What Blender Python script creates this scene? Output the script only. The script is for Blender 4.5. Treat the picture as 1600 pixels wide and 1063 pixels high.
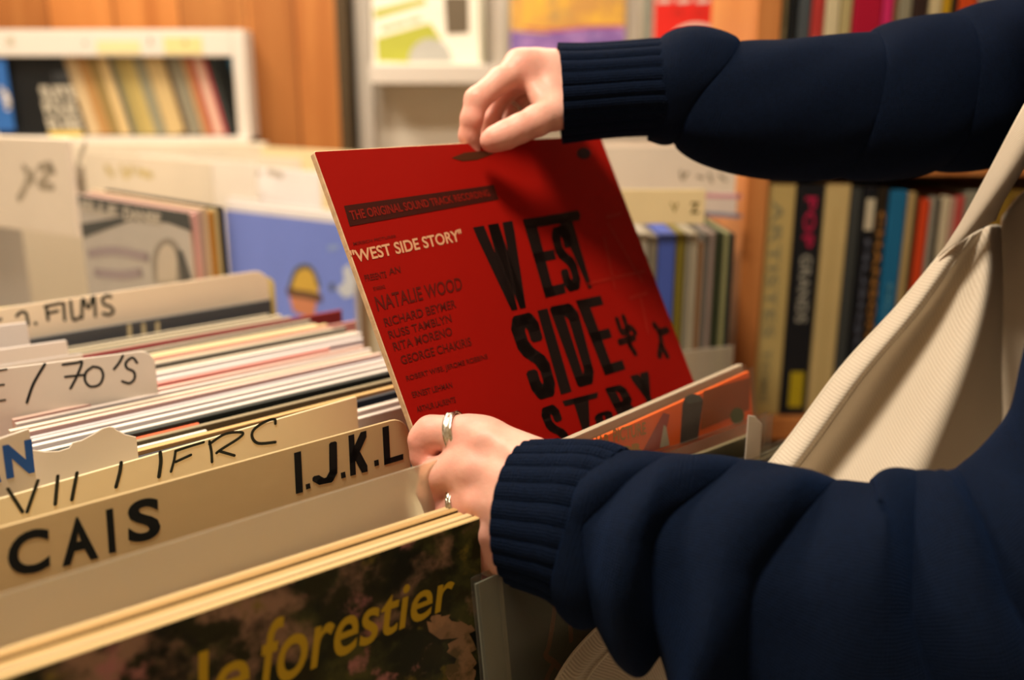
import bpy, bmesh, math, random
import numpy as np
from mathutils import Vector, Matrix
random.seed(7); np.random.seed(7)
for o in list(bpy.data.objects): bpy.data.objects.remove(o)
SC = bpy.context.scene; COL = SC.collection

# ------------------------------------------------------------ camera, light, exposure
F = 1400.0; PITCH = math.radians(15.0); ZC = 1.40
cd = bpy.data.cameras.new('camera'); cam = bpy.data.objects.new('camera', cd); COL.objects.link(cam)
cd.sensor_width = 36.0; cd.sensor_fit = 'HORIZONTAL'; cd.lens = F/1600*36
cam.location = (0, 0, ZC); cam.rotation_euler = (math.radians(90)-PITCH, 0, 0)
cd.clip_start = 0.02; cd.dof.use_dof = True; cd.dof.focus_distance = 0.585; cd.dof.aperture_fstop = 3.0
SC.camera = cam
vs = SC.view_settings; vs.view_transform = 'Standard'; vs.look = 'None'; vs.gamma = 1.0; vs.use_curve_mapping = False; vs.exposure = 0.0
wd = bpy.data.worlds.new('world'); SC.world = wd; wd.use_nodes = True
wd.node_tree.nodes['Background'].inputs[0].default_value = (1.0, .86, .68, 1); wd.node_tree.nodes['Background'].inputs[1].default_value = 0.1

def area(name, loc, size, power, color, target=None):
    l = bpy.data.lights.new(name, 'AREA'); l.shape = 'RECTANGLE'; l.size = size[0]; l.size_y = size[1]; l.energy = power; l.color = color
    o = bpy.data.objects.new(name, l); COL.objects.link(o); o.location = loc
    if target:
        o.rotation_euler = (Vector(target)-Vector(loc)).to_track_quat('-Z', 'Y').to_euler()
    return o
WARM = (1.0, .87, .71)
area('ceiling_lamp_light', (-.26, .28, 2.52), (.30, .30), 27, WARM)
area('ceiling_lamp_light', (-1.0, 1.30, 2.52), (.4, .6), 15, WARM)
area('ceiling_lamp_light', (.45, 1.90, 2.52), (1.2, .2), 17, WARM)
area('ceiling_lamp_light', (-.75, 1.50, 2.52), (.9, .3), 21, WARM)

# ------------------------------------------------------------ camera-space helpers (turn a pixel + a depth into a real place)
Rv = np.array([1., 0, 0]); Uv = np.array([0, math.sin(PITCH), math.cos(PITCH)]); Vv = np.array([0, math.cos(PITCH), -math.sin(PITCH)])
CP = np.array([0, 0, ZC])
def ray(px, py): return Vv + Rv*(px-800)/F - Uv*(py-531.5)/F
def at(px, py, d): return CP + ray(px, py)*d
def onz(px, py, z):
    r = ray(px, py); return CP + r*((z-ZC)/r[2])
def ony(px, py, y):
    r = ray(px, py); return CP + r*(y/r[1])
def lin(h):
    h = h.lstrip('#'); c = [int(h[i:i+2], 16)/255 for i in (0, 2, 4)]
    return tuple((x/12.92 if x <= .04045 else ((x+.055)/1.055)**2.4) for x in c)+(1.0,)

# ------------------------------------------------------------ materials
MATS = {}
def mat(name, col, rough=.6, spec=.3, bump=0, bscale=60, var=.06, vscale=8, metallic=0, sheen=0, emis=0, coat=0):
    if name in MATS: return MATS[name]
    c = lin(col) if isinstance(col, str) else col
    m = bpy.data.materials.new(name); m.use_nodes = True; nt = m.node_tree; p = nt.nodes['Principled BSDF']
    p.inputs['Roughness'].default_value = rough; p.inputs['Specular IOR Level'].default_value = spec; p.inputs['Metallic'].default_value = metallic
    if sheen: p.inputs['Sheen Weight'].default_value = sheen; p.inputs['Sheen Roughness'].default_value = .5
    if coat: p.inputs['Coat Weight'].default_value = coat; p.inputs['Coat Roughness'].default_value = .25
    tc = nt.nodes.new('ShaderNodeTexCoord')
    n = nt.nodes.new('ShaderNodeTexNoise'); n.inputs['Scale'].default_value = vscale; n.inputs['Detail'].default_value = 4
    nt.links.new(tc.outputs['Object'], n.inputs['Vector'])
    mx = nt.nodes.new('ShaderNodeMix'); mx.data_type = 'RGBA'
    d = tuple(max(0, v*(1-2.2*var)) for v in c[:3])+(1,); l = tuple(min(1, v*(1+1.2*var)) for v in c[:3])+(1,)
    mx.inputs[6].default_value = d; mx.inputs[7].default_value = l
    nt.links.new(n.outputs['Fac'], mx.inputs[0]); nt.links.new(mx.outputs[2], p.inputs['Base Color'])
    if bump:
        n2 = nt.nodes.new('ShaderNodeTexNoise'); n2.inputs['Scale'].default_value = bscale; n2.inputs['Detail'].default_value = 3
        nt.links.new(tc.outputs['Object'], n2.inputs['Vector'])
        b = nt.nodes.new('ShaderNodeBump'); b.inputs['Strength'].default_value = bump; b.inputs['Distance'].default_value = .001
        nt.links.new(n2.outputs['Fac'], b.inputs['Height']); nt.links.new(b.outputs['Normal'], p.inputs['Normal'])
    if emis:
        p.inputs['Emission Color'].default_value = c; p.inputs['Emission Strength'].default_value = emis
    MATS[name] = m; return m
def paper(hexc, rough=.6): return mat('paper_'+hexc.lstrip('#'), hexc, rough, .25, .15, 90, .05, 14)
def ink(hexc, rough=.5): return mat('ink_'+hexc.lstrip('#'), hexc, rough, .25, 0, 1, .04, 30)
def wood(name, c1, c2, scale=6, axis='Z', rough=.45, planks=0):
    if name in MATS: return MATS[name]
    m = bpy.data.materials.new(name); m.use_nodes = True; nt = m.node_tree; p = nt.nodes['Principled BSDF']
    p.inputs['Roughness'].default_value = rough; p.inputs['Specular IOR Level'].default_value = .3
    tc = nt.nodes.new('ShaderNodeTexCoord'); mp = nt.nodes.new('ShaderNodeMapping')
    mp.inputs['Scale'].default_value = {'Z': (1, 1, .08), 'X': (.08, 1, 1)}[axis]
    nt.links.new(tc.outputs['Object'], mp.inputs['Vector'])
    n = nt.nodes.new('ShaderNodeTexNoise'); n.inputs['Scale'].default_value = scale*4; n.inputs['Detail'].default_value = 6; n.inputs['Distortion'].default_value = 1.0
    nt.links.new(mp.outputs[0], n.inputs['Vector'])
    r = nt.nodes.new('ShaderNodeValToRGB'); r.color_ramp.elements[0].color = lin(c1); r.color_ramp.elements[1].color = lin(c2)
    r.color_ramp.elements[0].position = .35; r.color_ramp.elements[1].position = .68
    nt.links.new(n.outputs['Fac'], r.inputs[0])
    out = r.outputs[0]
    if planks:
        sx = nt.nodes.new('ShaderNodeSeparateXYZ'); nt.links.new(tc.outputs['Object'], sx.inputs[0])
        mu = nt.nodes.new('ShaderNodeMath'); mu.operation = 'MULTIPLY'; mu.inputs[1].default_value = planks; nt.links.new(sx.outputs[0], mu.inputs[0])
        fl = nt.nodes.new('ShaderNodeMath'); fl.operation = 'FLOOR'; nt.links.new(mu.outputs[0], fl.inputs[0])
        wn = nt.nodes.new('ShaderNodeTexWhiteNoise'); wn.noise_dimensions = '1D'; nt.links.new(fl.outputs[0], wn.inputs['W'])
        fr = nt.nodes.new('ShaderNodeMath'); fr.operation = 'FRACT'; nt.links.new(mu.outputs[0], fr.inputs[0])
        gt = nt.nodes.new('ShaderNodeMath'); gt.operation = 'LESS_THAN'; gt.inputs[1].default_value = .03; nt.links.new(fr.outputs[0], gt.inputs[0])
        mx = nt.nodes.new('ShaderNodeMix'); mx.data_type = 'RGBA'; mx.blend_type = 'MULTIPLY'; mx.inputs[0].default_value = .35
        nt.links.new(out, mx.inputs[6]); nt.links.new(wn.outputs['Value'], mx.inputs[7])
        m2 = nt.nodes.new('ShaderNodeMix'); m2.data_type = 'RGBA'; nt.links.new(gt.outputs[0], m2.inputs[0]); nt.links.new(mx.outputs[2], m2.inputs[6]); m2.inputs[7].default_value = lin('#6a3a14')
        out = m2.outputs[2]
    nt.links.new(out, p.inputs['Base Color']); MATS[name] = m; return m
def plastic(name, tint, haze, rough=.25, alpha=.5):
    # hazy polythene: see-through film mixed with a milky scattering layer and a soft gloss
    if name in MATS: return MATS[name]
    m = bpy.data.materials.new(name); m.use_nodes = True; nt = m.node_tree; nt.nodes.clear()
    out = nt.nodes.new('ShaderNodeOutputMaterial'); tr = nt.nodes.new('ShaderNodeBsdfTransparent'); rf = nt.nodes.new('ShaderNodeBsdfRefraction')
    rf.inputs['Roughness'].default_value = rough; rf.inputs['IOR'].default_value = 1.06; rf.inputs['Color'].default_value = lin(tint)
    tr.inputs[0].default_value = lin(tint)
    m0 = nt.nodes.new('ShaderNodeMixShader'); m0.inputs[0].default_value = 1-alpha
    nt.links.new(tr.outputs[0], m0.inputs[1]); nt.links.new(rf.outputs[0], m0.inputs[2])
    df = nt.nodes.new('ShaderNodeBsdfDiffuse'); df.inputs[0].default_value = lin(tint); tl = nt.nodes.new('ShaderNodeBsdfTranslucent'); tl.inputs[0].default_value = lin(tint)
    ad = nt.nodes.new('ShaderNodeMixShader'); ad.inputs[0].default_value = .45
    nt.links.new(df.outputs[0], ad.inputs[1]); nt.links.new(tl.outputs[0], ad.inputs[2])
    m1 = nt.nodes.new('ShaderNodeMixShader'); m1.inputs[0].default_value = haze
    nt.links.new(m0.outputs[0], m1.inputs[1]); nt.links.new(ad.outputs[0], m1.inputs[2])
    gl = nt.nodes.new('ShaderNodeBsdfGlossy'); gl.inputs['Roughness'].default_value = .18
    fr = nt.nodes.new('ShaderNodeLayerWeight'); fr.inputs[0].default_value = .12
    fm = nt.nodes.new('ShaderNodeMath'); fm.operation = 'MULTIPLY'; fm.inputs[1].default_value = .2; nt.links.new(fr.outputs['Facing'], fm.inputs[0])
    m2 = nt.nodes.new('ShaderNodeMixShader'); nt.links.new(fm.outputs[0], m2.inputs[0]); nt.links.new(m1.outputs[0], m2.inputs[1]); nt.links.new(gl.outputs[0], m2.inputs[2])
    nt.links.new(m2.outputs[0], out.inputs[0]); MATS[name] = m; return m
def splotch(name, base, cols, scale=9):
    if name in MATS: return MATS[name]
    m = bpy.data.materials.new(name); m.use_nodes = True; nt = m.node_tree; p = nt.nodes['Principled BSDF']; p.inputs['Roughness'].default_value = .38; p.inputs['Specular IOR Level'].default_value = .3
    tc = nt.nodes.new('ShaderNodeTexCoord'); prev = None
    for i, (c, lo, hi, sc, off) in enumerate(cols):
        mp = nt.nodes.new('ShaderNodeMapping'); mp.inputs['Location'].default_value = off; nt.links.new(tc.outputs['Object'], mp.inputs['Vector'])
        n = nt.nodes.new('ShaderNodeTexNoise'); n.inputs['Scale'].default_value = sc; n.inputs['Detail'].default_value = 6; n.inputs['Roughness'].default_value = .62; nt.links.new(mp.outputs[0], n.inputs['Vector'])
        r = nt.nodes.new('ShaderNodeMapRange'); r.inputs[1].default_value = lo; r.inputs[2].default_value = hi; nt.links.new(n.outputs['Fac'], r.inputs[0])
        mx = nt.nodes.new('ShaderNodeMix'); mx.data_type = 'RGBA'; nt.links.new(r.outputs[0], mx.inputs[0])
        if prev is None: mx.inputs[6].default_value = lin(base)
        else: nt.links.new(prev, mx.inputs[6])
        mx.inputs[7].default_value = lin(c); prev = mx.outputs[2]
    nt.links.new(prev, p.inputs['Base Color']); MATS[name] = m; return m

# ------------------------------------------------------------ object helpers
def tag(o, label=None, cat=None, group=None, kind=None):
    if label: o['label'] = label
    if cat: o['category'] = cat
    if group: o['group'] = group
    if kind: o['kind'] = kind
    return o
def link(name, me, mats, parent=None, mw=None):
    o = bpy.data.objects.new(name, me); COL.objects.link(o)
    for m in (mats if isinstance(mats, (list, tuple)) else [mats]): me.materials.append(m)
    if parent is not None: o.parent = parent
    if mw is not None: o.matrix_local = mw
    return o
def empty(name, loc):
    o = bpy.data.objects.new(name, None); COL.objects.link(o); o.empty_display_size = .05; o.location = loc; return o
def mesh(name, verts, faces, smooth=False, mi=None):
    me = bpy.data.meshes.new(name); me.from_pydata([tuple(map(float, v)) for v in verts], [], [tuple(map(int, f)) for f in faces])
    if mi is not None: me.polygons.foreach_set('material_index', np.asarray(mi, dtype=np.int32))
    if smooth: me.polygons.foreach_set('use_smooth', [True]*len(me.polygons))
    me.update(); return me
def frame(P, w, up):
    w = np.array(w, float); w /= np.linalg.norm(w); up = np.array(up, float); up -= w*(up@w); up /= np.linalg.norm(up)
    n = np.cross(up, w)             # away from the viewer
    return Matrix(((w[0], n[0], up[0], P[0]), (w[1], n[1], up[1], P[1]), (w[2], n[2], up[2], P[2]), (0, 0, 0, 1)))
def rrect(w, h, r, top_only=True, seg=6):
    pts = []
    def arc(cx, cz, a0, a1, rr):
        if rr <= 0: pts.append((cx, cz)); return
        for i in range(seg+1):
            a = a0+(a1-a0)*i/seg; pts.append((cx+rr*math.cos(a), cz+rr*math.sin(a)))
    rb = 0 if top_only else r
    arc(rb, rb, math.pi, 1.5*math.pi, rb); arc(w-rb, rb, 1.5*math.pi, 2*math.pi, rb)
    arc(w-r, h-r, 0, .5*math.pi, r); arc(r, h-r, .5*math.pi, math.pi, r)
    return pts
def extrude_outline(name, pts, th, bev=.0006, slots=True):
    # outline in local x,z; thickness along y; front face at -th/2 (slot 0), edge (slot 1), back (slot 2)
    c = np.array(pts, float); n = len(c)
    def inset(d):
        out = []
        for i in range(n):
            a, b, e = c[i-1], c[i], c[(i+1) % n]
            t1 = (b-a)/(np.linalg.norm(b-a)+1e-12); t2 = (e-b)/(np.linalg.norm(e-b)+1e-12)
            nn = np.array([-(t1[1]+t2[1]), t1[0]+t2[0]]); nn /= (np.linalg.norm(nn)+1e-12); out.append(b+nn*d)
        return np.array(out)
    ins = inset(bev); bv = min(bev, th*.4)
    rings = [(ins, -th/2), (c, -th/2+bv), (c, th/2-bv), (ins, th/2)]
    v = []
    for r, y in rings: v += [(p[0], y, p[1]) for p in r]
    f = [tuple(range(n))]; mi = [0]
    for k in range(3):
        for i in range(n):
            j = (i+1) % n; f.append((k*n+i, (k+1)*n+i, (k+1)*n+j, k*n+j)); mi.append(1)
    f.append(tuple(3*n+i for i in reversed(range(n)))); mi.append(2)
    return mesh(name, v, f, False, mi)
UP = (0, 0, 1)
def slab(name, right_top, w, width, height, th, mats, up=UP, r=0, label=None, cat=None, group=None, left_top=None, bev=.0006, outline=None):
    """a standing sheet / sleeve given by its top right (or top left) corner, its width direction and its up direction"""
    w = np.array(w, float); w /= np.linalg.norm(w); up = np.array(up, float); up -= w*(up@w); up /= np.linalg.norm(up)
    P = (np.array(left_top, float) if left_top is not None else np.array(right_top, float)-w*width)-up*height
    me = extrude_outline(name, outline or rrect(width, height, r), th, bev)
    o = link(name, me, mats); o.matrix_world = frame(P, w, up); o['_th'] = th
    tag(o, label, cat, group); return o
def local(o, px, py):
    """where the sight line through a point of the photo meets the front face of a slab, in its own x,z"""
    M = np.array(o.matrix_world); w, n, up, P = M[:3, 0], M[:3, 1], M[:3, 2], M[:3, 3]
    r = ray(px, py); Q = P-n*o['_th']/2; t = ((Q-CP)@n)/(r@n); X = CP+r*t-P
    return np.array([X@w, X@up])
_tc = {}
def text_geo(s, bold=0.0, space=1.0):
    k = (s, bold, space)
    if k in _tc: return _tc[k]
    cu = bpy.data.curves.new('t', 'FONT'); cu.body = s; cu.offset = bold; cu.resolution_u = 5; cu.space_character = space; cu.fill_mode = 'FRONT'
    ob = bpy.data.objects.new('t', cu); COL.objects.link(ob)
    dg = bpy.context.evaluated_depsgraph_get(); dg.update(); me = bpy.data.meshes.new_from_object(ob.evaluated_get(dg))
    v = np.array([x.co[:] for x in me.vertices]); f = [tuple(p.vertices) for p in me.polygons]
    bpy.data.objects.remove(ob); bpy.data.curves.remove(cu); bpy.data.meshes.remove(me)
    _tc[k] = (v[:, :2], f); return _tc[k]
def decal(o, name, v2, faces, m, lift=.0003):
    me = mesh(name, [(p[0], -o['_th']/2-lift, p[1]) for p in v2], faces)
    return link(name, me, m, o)
def text_quad(o, s, quad, m, bold=.0, name='lettering', space=1.0, is_local=False, lift=.0003):
    """printed lettering filling a quadrilateral (bl, br, tr, tl) seen in the photo, lying on the sheet's face"""
    v, f = text_geo(s, bold, space); mn, mx = v.min(0), v.max(0); t = (v-mn)/(mx-mn)
    q = [np.array(p, float) if is_local else local(o, *p) for p in quad]
    a, b = t[:, :1], t[:, 1:]
    P = (1-a)*(1-b)*q[0]+a*(1-b)*q[1]+a*b*q[2]+(1-a)*b*q[3]
    return decal(o, name, P, f, m, lift)
def poly(o, pts, m, name='printed_shape', is_local=False, lift=.0003):
    P = [np.array(p, float) if is_local else local(o, *p) for p in pts]
    return decal(o, name, P, [tuple(range(len(P)))], m, lift)
def strokes(o, lines, m, wpx, name='handwriting', lift=.0003, is_local=False):
    V, Fc = [], []
    for ln in lines:
        pts = np.array([p if is_local else local(o, *p) for p in ln])
        if len(pts) > 2:                 # smooth the pen line
            out = [pts[0]]
            for i in range(len(pts)-1):
                p0 = pts[max(i-1, 0)]; p1 = pts[i]; p2 = pts[i+1]; p3 = pts[min(i+2, len(pts)-1)]
                for k in range(1, 6):
                    t = k/5; out.append(.5*((2*p1)+(-p0+p2)*t+(2*p0-5*p1+4*p2-p3)*t*t+(-p0+3*p1-3*p2+p3)*t**3))
            pts = np.array(out)
        wd_ = wpx if is_local else np.linalg.norm(local(o, ln[0][0]+wpx, ln[0][1])-local(o, ln[0][0], ln[0][1]))*1.15
        tg = np.gradient(pts, axis=0); tg /= (np.linalg.norm(tg, axis=1)[:, None]+1e-9); nn = np.stack([-tg[:, 1], tg[:, 0]], 1)*wd_/2
        b = len(V); n = len(pts)
        for i in range(n): V += [pts[i]+nn[i], pts[i]-nn[i]]
        for i in range(n-1): Fc.append((b+2*i, b+2*i+1, b+2*i+3, b+2*i+2))
        for e in (0, n-1):               # round ends
            c0 = len(V); V += [pts[e]+wd_/2*np.array([math.cos(a), math.sin(a)]) for a in np.linspace(0, 2*math.pi, 10, endpoint=False)]
            Fc.append(tuple(range(c0, c0+10)))
    V = np.array(V)
    return decal(o, name, V, Fc, m, lift)
def box(name, a, b, m, parent=None, bev=.002, rot=None):
    """axis box from corner a to corner b (local if parented)"""
    a = np.minimum(a, b), np.maximum(a, b); lo, hi = a
    bm = bmesh.new(); bmesh.ops.create_cube(bm, size=1)
    c = (lo+hi)/2; s = hi-lo
    for v in bm.verts: v.co = Vector((v.co.x*s[0], v.co.y*s[1], v.co.z*s[2]))
    if bev: bmesh.ops.bevel(bm, geom=bm.edges[:], offset=min(bev, .3*min(s)), segments=2, profile=.5, affect='EDGES')
    me = bpy.data.meshes.new(name); bm.to_mesh(me); bm.free()
    o = link(name, me, m, parent); o.location = c; return o
A = np.array
def top_slab(name, a, b, width, height, th, mats, **k):
    """a sleeve of known width whose top edge is seen from photo point a to b: its height above the floor follows from its size"""
    z0 = 1.2; L = np.linalg.norm(onz(*b, z0)-onz(*a, z0)); z = ZC-(ZC-z0)*k.pop('seen', width)/L
    PA, PB = onz(*a, z), onz(*b, z)
    return slab(name, None, PB-PA, width, height, th, mats, left_top=PA, **k)

# ------------------------------------------------------------ the room
def struct(name, a, b, m, bev=0):
    return tag(box(name, A(a, float), A(b, float), m, None, bev), kind='structure')
WHITE = mat('wall_paint', '#ebe3d3', .8, .2, .1, 120, .03, 5)
struct('floor', (-2.1, -1.7, -.05), (2.3, 2.8, 0), wood('floor_boards', '#6b4a2c', '#8a6540', 5, 'X'))
struct('ceiling', (-2.1, -1.7, 2.56), (2.3, 2.8, 2.6), WHITE)
struct('wall_back', (-2.1, 2.16, 0), (2.3, 2.24, 2.56), WHITE)
struct('wall_left', (-2.1, -1.7, 0), (-2.02, 2.7, 2.56), WHITE)
struct('wall_right', (2.22, -1.7, 0), (2.3, 2.7, 2.56), WHITE)
struct('wall_front', (-2.1, -1.7, 0), (2.3, -1.62, 2.56), WHITE)
xw = ony(528, 120, 2.40)[0]
PANEL = wood('panel_wood', '#a8642c', '#c98444', 2.2, 'Z', .5, 7)
YP = 2.06; xw = ony(528, 120, YP)[0]; _sx = ony(387, 130, 2.0)[0]; _sz = ony(200, 46, 2.0)[2]
struct('wall_wood_panelling', (_sx, YP, 0), (xw, 2.16, 2.56), PANEL)
struct('wall_wood_panelling_upper', (-2.02, YP, _sz), (_sx, 2.16, 2.56), PANEL)
struct('edge_strip_1', (xw, YP, 0), (ony(545, 120, YP)[0], 2.16, 2.56), mat('dark_strip', '#4a3a22', .6))  # narrow dark strip along the right edge of the panelling

# ------------------------------------------------------------ display ledge and the covers on it (back wall)
YL = 2.06
def on_ledge(px, py, y=YL): return ony(px, py, y)
SHELFW = mat('white_board', '#d2cabe', .5, .3, 0, 1, .02, 6)
zt = ony(660, 101, YL-.06)[2]; zb = ony(660, 131, YL-.06)[2]
led = empty('display_ledge', (ony(860, 120, YL)[0], YL, zb))
tag(led, 'white display ledge on the back wall under the face-out covers', 'shelf')
def child_box(name, a, b, m, par, bev=.002):
    o = box(name, A(a, float)-A(par.location), A(b, float)-A(par.location), m, par, bev); return o
x0, x1 = ony(578, 120, YL-.06)[0], ony(1165, 120, YL-.06)[0]
child_box('shelf_board', (x0, YL-.06, zb), (x1, 2.16, zt), SHELFW, led)
for px in (562, 778, 992):
    xa = ony(px-12, 60, YL)[0]; child_box('upright', (xa, YL+.045, zt if px > 570 else 1.0), (xa+.034, 2.16, 2.3), SHELFW, led)
def wall_cover(name, pxl, pxr, pyb, h, face, label, cat, y=YL, edge='#e2d8c4', lean=.10):
    P0 = ony(pxl, pyb, y); P1 = ony(pxr, pyb, y); P0[2] = P1[2] = zt+.001
    up = A([0, math.sin(lean), math.cos(lean)])
    return slab(name, None, P1-P0, P1[0]-P0[0], h, .006, [face, paper(edge), paper(edge)], up=up, left_top=P0+up*h, label=label, cat=cat)
g = wall_cover('book', 583, 756, 101, .36, paper('#e3dccb'), 'white and lime green cover on the ledge by the wood panelling, left of the hand', 'book')
poly(g, [(588, 60), (672, 36), (690, 62), (640, 98), (590, 96)], ink('#a3a63c'), 'green_panel')
poly(g, [(584, 16), (664, -4), (666, 6), (586, 30)], ink('#a9ab4a'), 'green_strip')
th_ = np.linspace(0, math.pi, 16); poly(g, [(672-34*math.cos(t), 97-37*math.sin(t)) for t in th_], ink('#a8a79f'), 'grey_half_disc', lift=.0006)
poly(g, [(694, -6), (732, -6), (733, 52), (698, 54)], ink('#5f5340'), 'brown_panel')
poly(g, [(747, -6), (753, -6), (755, 98), (750, 98)], ink('#9a9a80'), 'grey_stripe')
strokes(g, [[(598, 45), (612, 41)], [(618, 39), (632, 36)], [(640, 33), (655, 30)]], ink('#b9b184'), 6, 'lettering')
p = wall_cover('book', 797, 976, 80, .34, splotch('painted_field', '#b98a48', [('#d8aa3c', .45, .6, 9, (0, 0, 0)), ('#8c7a58', .55, .7, 16, (3, 1, 2))]), 'purple and yellow painted landscape cover on the ledge, behind the raised hand', 'book')
poly(p, [(797, 48), (850, 52), (900, 44), (977, 42), (976, 82), (797, 82)], splotch('painted_purple', '#7a5a98', [('#9a78b0', .45, .6, 24, (0, 0, 0)), ('#5a4a8a', .5, .65, 18, (2, 5, 1))]), 'purple_band')
strokes(p, [[(820, 44), (870, 47), (920, 42), (975, 41)]], ink('#b04858'), 3, 'red_line', lift=.0006)
gp = wall_cover('book', 1006, 1019, 78, .31, paper('#7a7d72'), 'narrow grey cover half hidden behind the red cover on the ledge', 'book', y=YL+.02)
rb = wall_cover('book', 1020, 1156, 76, .33, paper('#d8281e', .45), 'bright red cover with a pale arc, on the ledge above the navy sleeve', 'book', y=YL-.012)
poly(rb, [(1088-46*math.cos(t), 74-38*math.sin(t)) for t in th_], ink('#cfc6b4'), 'pale_arc')
poly(rb, [(1088-28*math.cos(t), 77-24*math.sin(t)) for t in th_], ink('#5b5a56'), 'grey_dome', lift=.0006)
strokes(rb, [[(1030+i*30, 1), (1046+i*30, 0)] for i in range(4)], ink('#d9cfc0'), 6, 'lettering', lift=.0006)
strokes(rb, [[(1052, 22), (1060, 15), (1066, 24)], [(1084, 24), (1094, 16), (1100, 22)], [(1112, 24), (1124, 18), (1128, 24)]], ink('#b8281c'), 4, 'lettering', lift=.0006)
wp = wall_cover('book', 1156, 1170, 80, .33, paper('#ddd8d0'), 'white cover edge on the ledge, between the red cover and the bookcase', 'book', y=YL+.012)

# ------------------------------------------------------------ bookcase on the right
YB = 1.285
OAK = wood('oak', '#b87038', '#d08c50', 3, 'Z', .45)
bc = empty('bookcase', (ony(1400, 660, YB)[0], YB+.15, 0)); tag(bc, 'orange-brown wooden bookcase on the right, filled with books', 'bookcase')
xl, xr = ony(1155, 450, YB)[0], ony(1190, 450, YB)[0]
child_box('side_panel', (xl, YB, 0), (xr, YB+.30, 2.2), OAK, bc)
XR = 1.35
child_box('side_panel', (XR, YB, 0), (XR+.033, YB+.30, 2.2), OAK, bc)
zs1t, zs1b = ony(1215, 654, YB)[2], ony(1215, 688, YB)[2]
zs2t, zs2b = ony(1480, 262, YB)[2], ony(1480, 275, YB)[2]
for za, zb_ in ((zs1b, zs1t), (zs2b, zs2t), (.06, .09), (.48, .51), (1.72, 1.75), (2.17, 2.2)):
    child_box('shelf_board', (xr, YB, za), (XR, YB+.30, zb_), OAK, bc)
child_box('back_panel', (xr, YB+.285, 0), (XR, YB+.30, 2.2), mat('dark_back', '#3a2614', .7), bc)
def spine_book(px0, px1, py, zbase, h, col, label, recess=0., lets=(), rough=.5, group=None, dep=.22, xoff=0):
    a, b = ony(px0, py, YB)[0]+.0006, ony(px1, py, YB)[0]-.0006
    o = box('book', A([a, YB+.012+recess, zbase+.0005]), A([b, YB+.012+recess+dep, zbase+h]), [paper(col, rough)], None, .0025)
    tag(o, label, 'book', group); o['_th'] = dep
    for (u0, u1, v0, v1, c, txt) in lets:
        w = b-a; q = [(w*(u0-.5), (v0-.5)*h), (w*(u0-.5), (v1-.5)*h), (w*(u1-.5), (v1-.5)*h), (w*(u1-.5), (v0-.5)*h)]
        if txt is None: poly(o, [q[0], q[3], q[2], q[1]], ink(c), 'label_panel', True)
        else: text_quad(o, txt, [(w*(u0-.5), (v1-.5)*h), (w*(u0-.5), (v0-.5)*h), (w*(u1-.5), (v0-.5)*h), (w*(u1-.5), (v1-.5)*h)], ink(c), .02, 'lettering', 1.1, True, .0006)
    return o
zz = zs1t
def hb(py, px=1300): return ony(px, py, YB)[2]-zz
spine_book(1191, 1237, 450, zz, hb(288), '#c3ab6c', 'thick yellowed cream book with faint grey lettering, first beside the bookcase side', 0, [(.2, .6, .35, .93, '#8d8866', 'ARTISTES'), (.25, .55, .06, .3, '#8d8866', 'TOME')])
spine_book(1238, 1281, 450, zz, hb(290), '#1b1c20', 'thick black book with a pink and white lettered spine and yellow label', 0, [(.3, .72, .74, .95, '#b8204c', 'POP'), (.3, .72, .42, .71, '#a8a596', 'GRANDS'), (.3, .82, .04, .2, '#b9a21c', None)])
spine_book(1282, 1321, 450, zz, hb(288), '#cdb47a', 'plain yellowed cream book, right of the black book with a pink spine title', 0, [(.46, .5, .05, .9, '#b79d60', None)])
spine_book(1322, 1341, 450, zz, hb(291), '#3f4240', 'slim dark grey book, right of the plain cream book', .004)
spine_book(1342, 1362, 450, zz, hb(293), '#17181d', 'black book with a cream label at the top of its spine', 0, [(.15, .85, .82, .95, '#cdc3a8', None), (.3, .75, .2, .78, '#5f6474', 'MUSIQUE')])
spine_book(1363, 1381, 450, zz, hb(294), '#2a2115', 'black book with ochre lettering on its spine, left of the blue book', .003, [(.2, .8, .35, .9, '#a8763a', 'CHANSON')])
spine_book(1382, 1409, 450, zz, hb(299), '#1d6a96', 'bright blue book in the lower row of the bookcase', 0, [(.35, .65, .1, .6, '#5a97b0', 'MUSICALE')])
spine_book(1410, 1422, 450, zz, hb(302), '#b49a66', 'tan book just right of the bright blue book', 0)
spine_book(1423, 1429, 450, zz, hb(306), '#4a3620', 'thin dark brown book between the tan and the orange-red book', .004)
spine_book(1430, 1445, 450, zz, hb(313), '#d2451c', 'orange-red book in the lower row of the bookcase', 0)
spine_book(1446, 1456, 450, zz, hb(310), '#9a9484', 'pale grey book just right of the orange-red book', .002)
spine_book(1457, 1462, 450, zz, hb(312), '#35332e', 'very thin dark book between pale grey and beige books', .003)
spine_book(1463, 1477, 450, zz, hb(309), '#cfc0a0', 'beige book near the canvas strap, lower row of the bookcase', 0)
spine_book(1478, 1486, 450, zz, hb(311), '#c99a88', 'dusty pink book against the canvas strap', .002)
spine_book(1487, 1497, 450, zz, hb(308), '#c4504a', 'coral red book touching the canvas strap, lower row', 0)
for i, (p0, p1, c) in enumerate([(1498, 1520, '#8d8a78'), (1521, 1541, '#2d3034'), (1542, 1570, '#8a6c22'), (1571, 1605, '#7d6124')]):
    spine_book(p0, p1, 450, zz, hb(300), c, ['grey-green book behind the canvas strap', 'charcoal book behind the canvas strap', 'ochre book showing beyond the canvas bag', 'wide dull gold book at the far right of the lower row'][i], .002)
zz2 = zs2t
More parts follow.
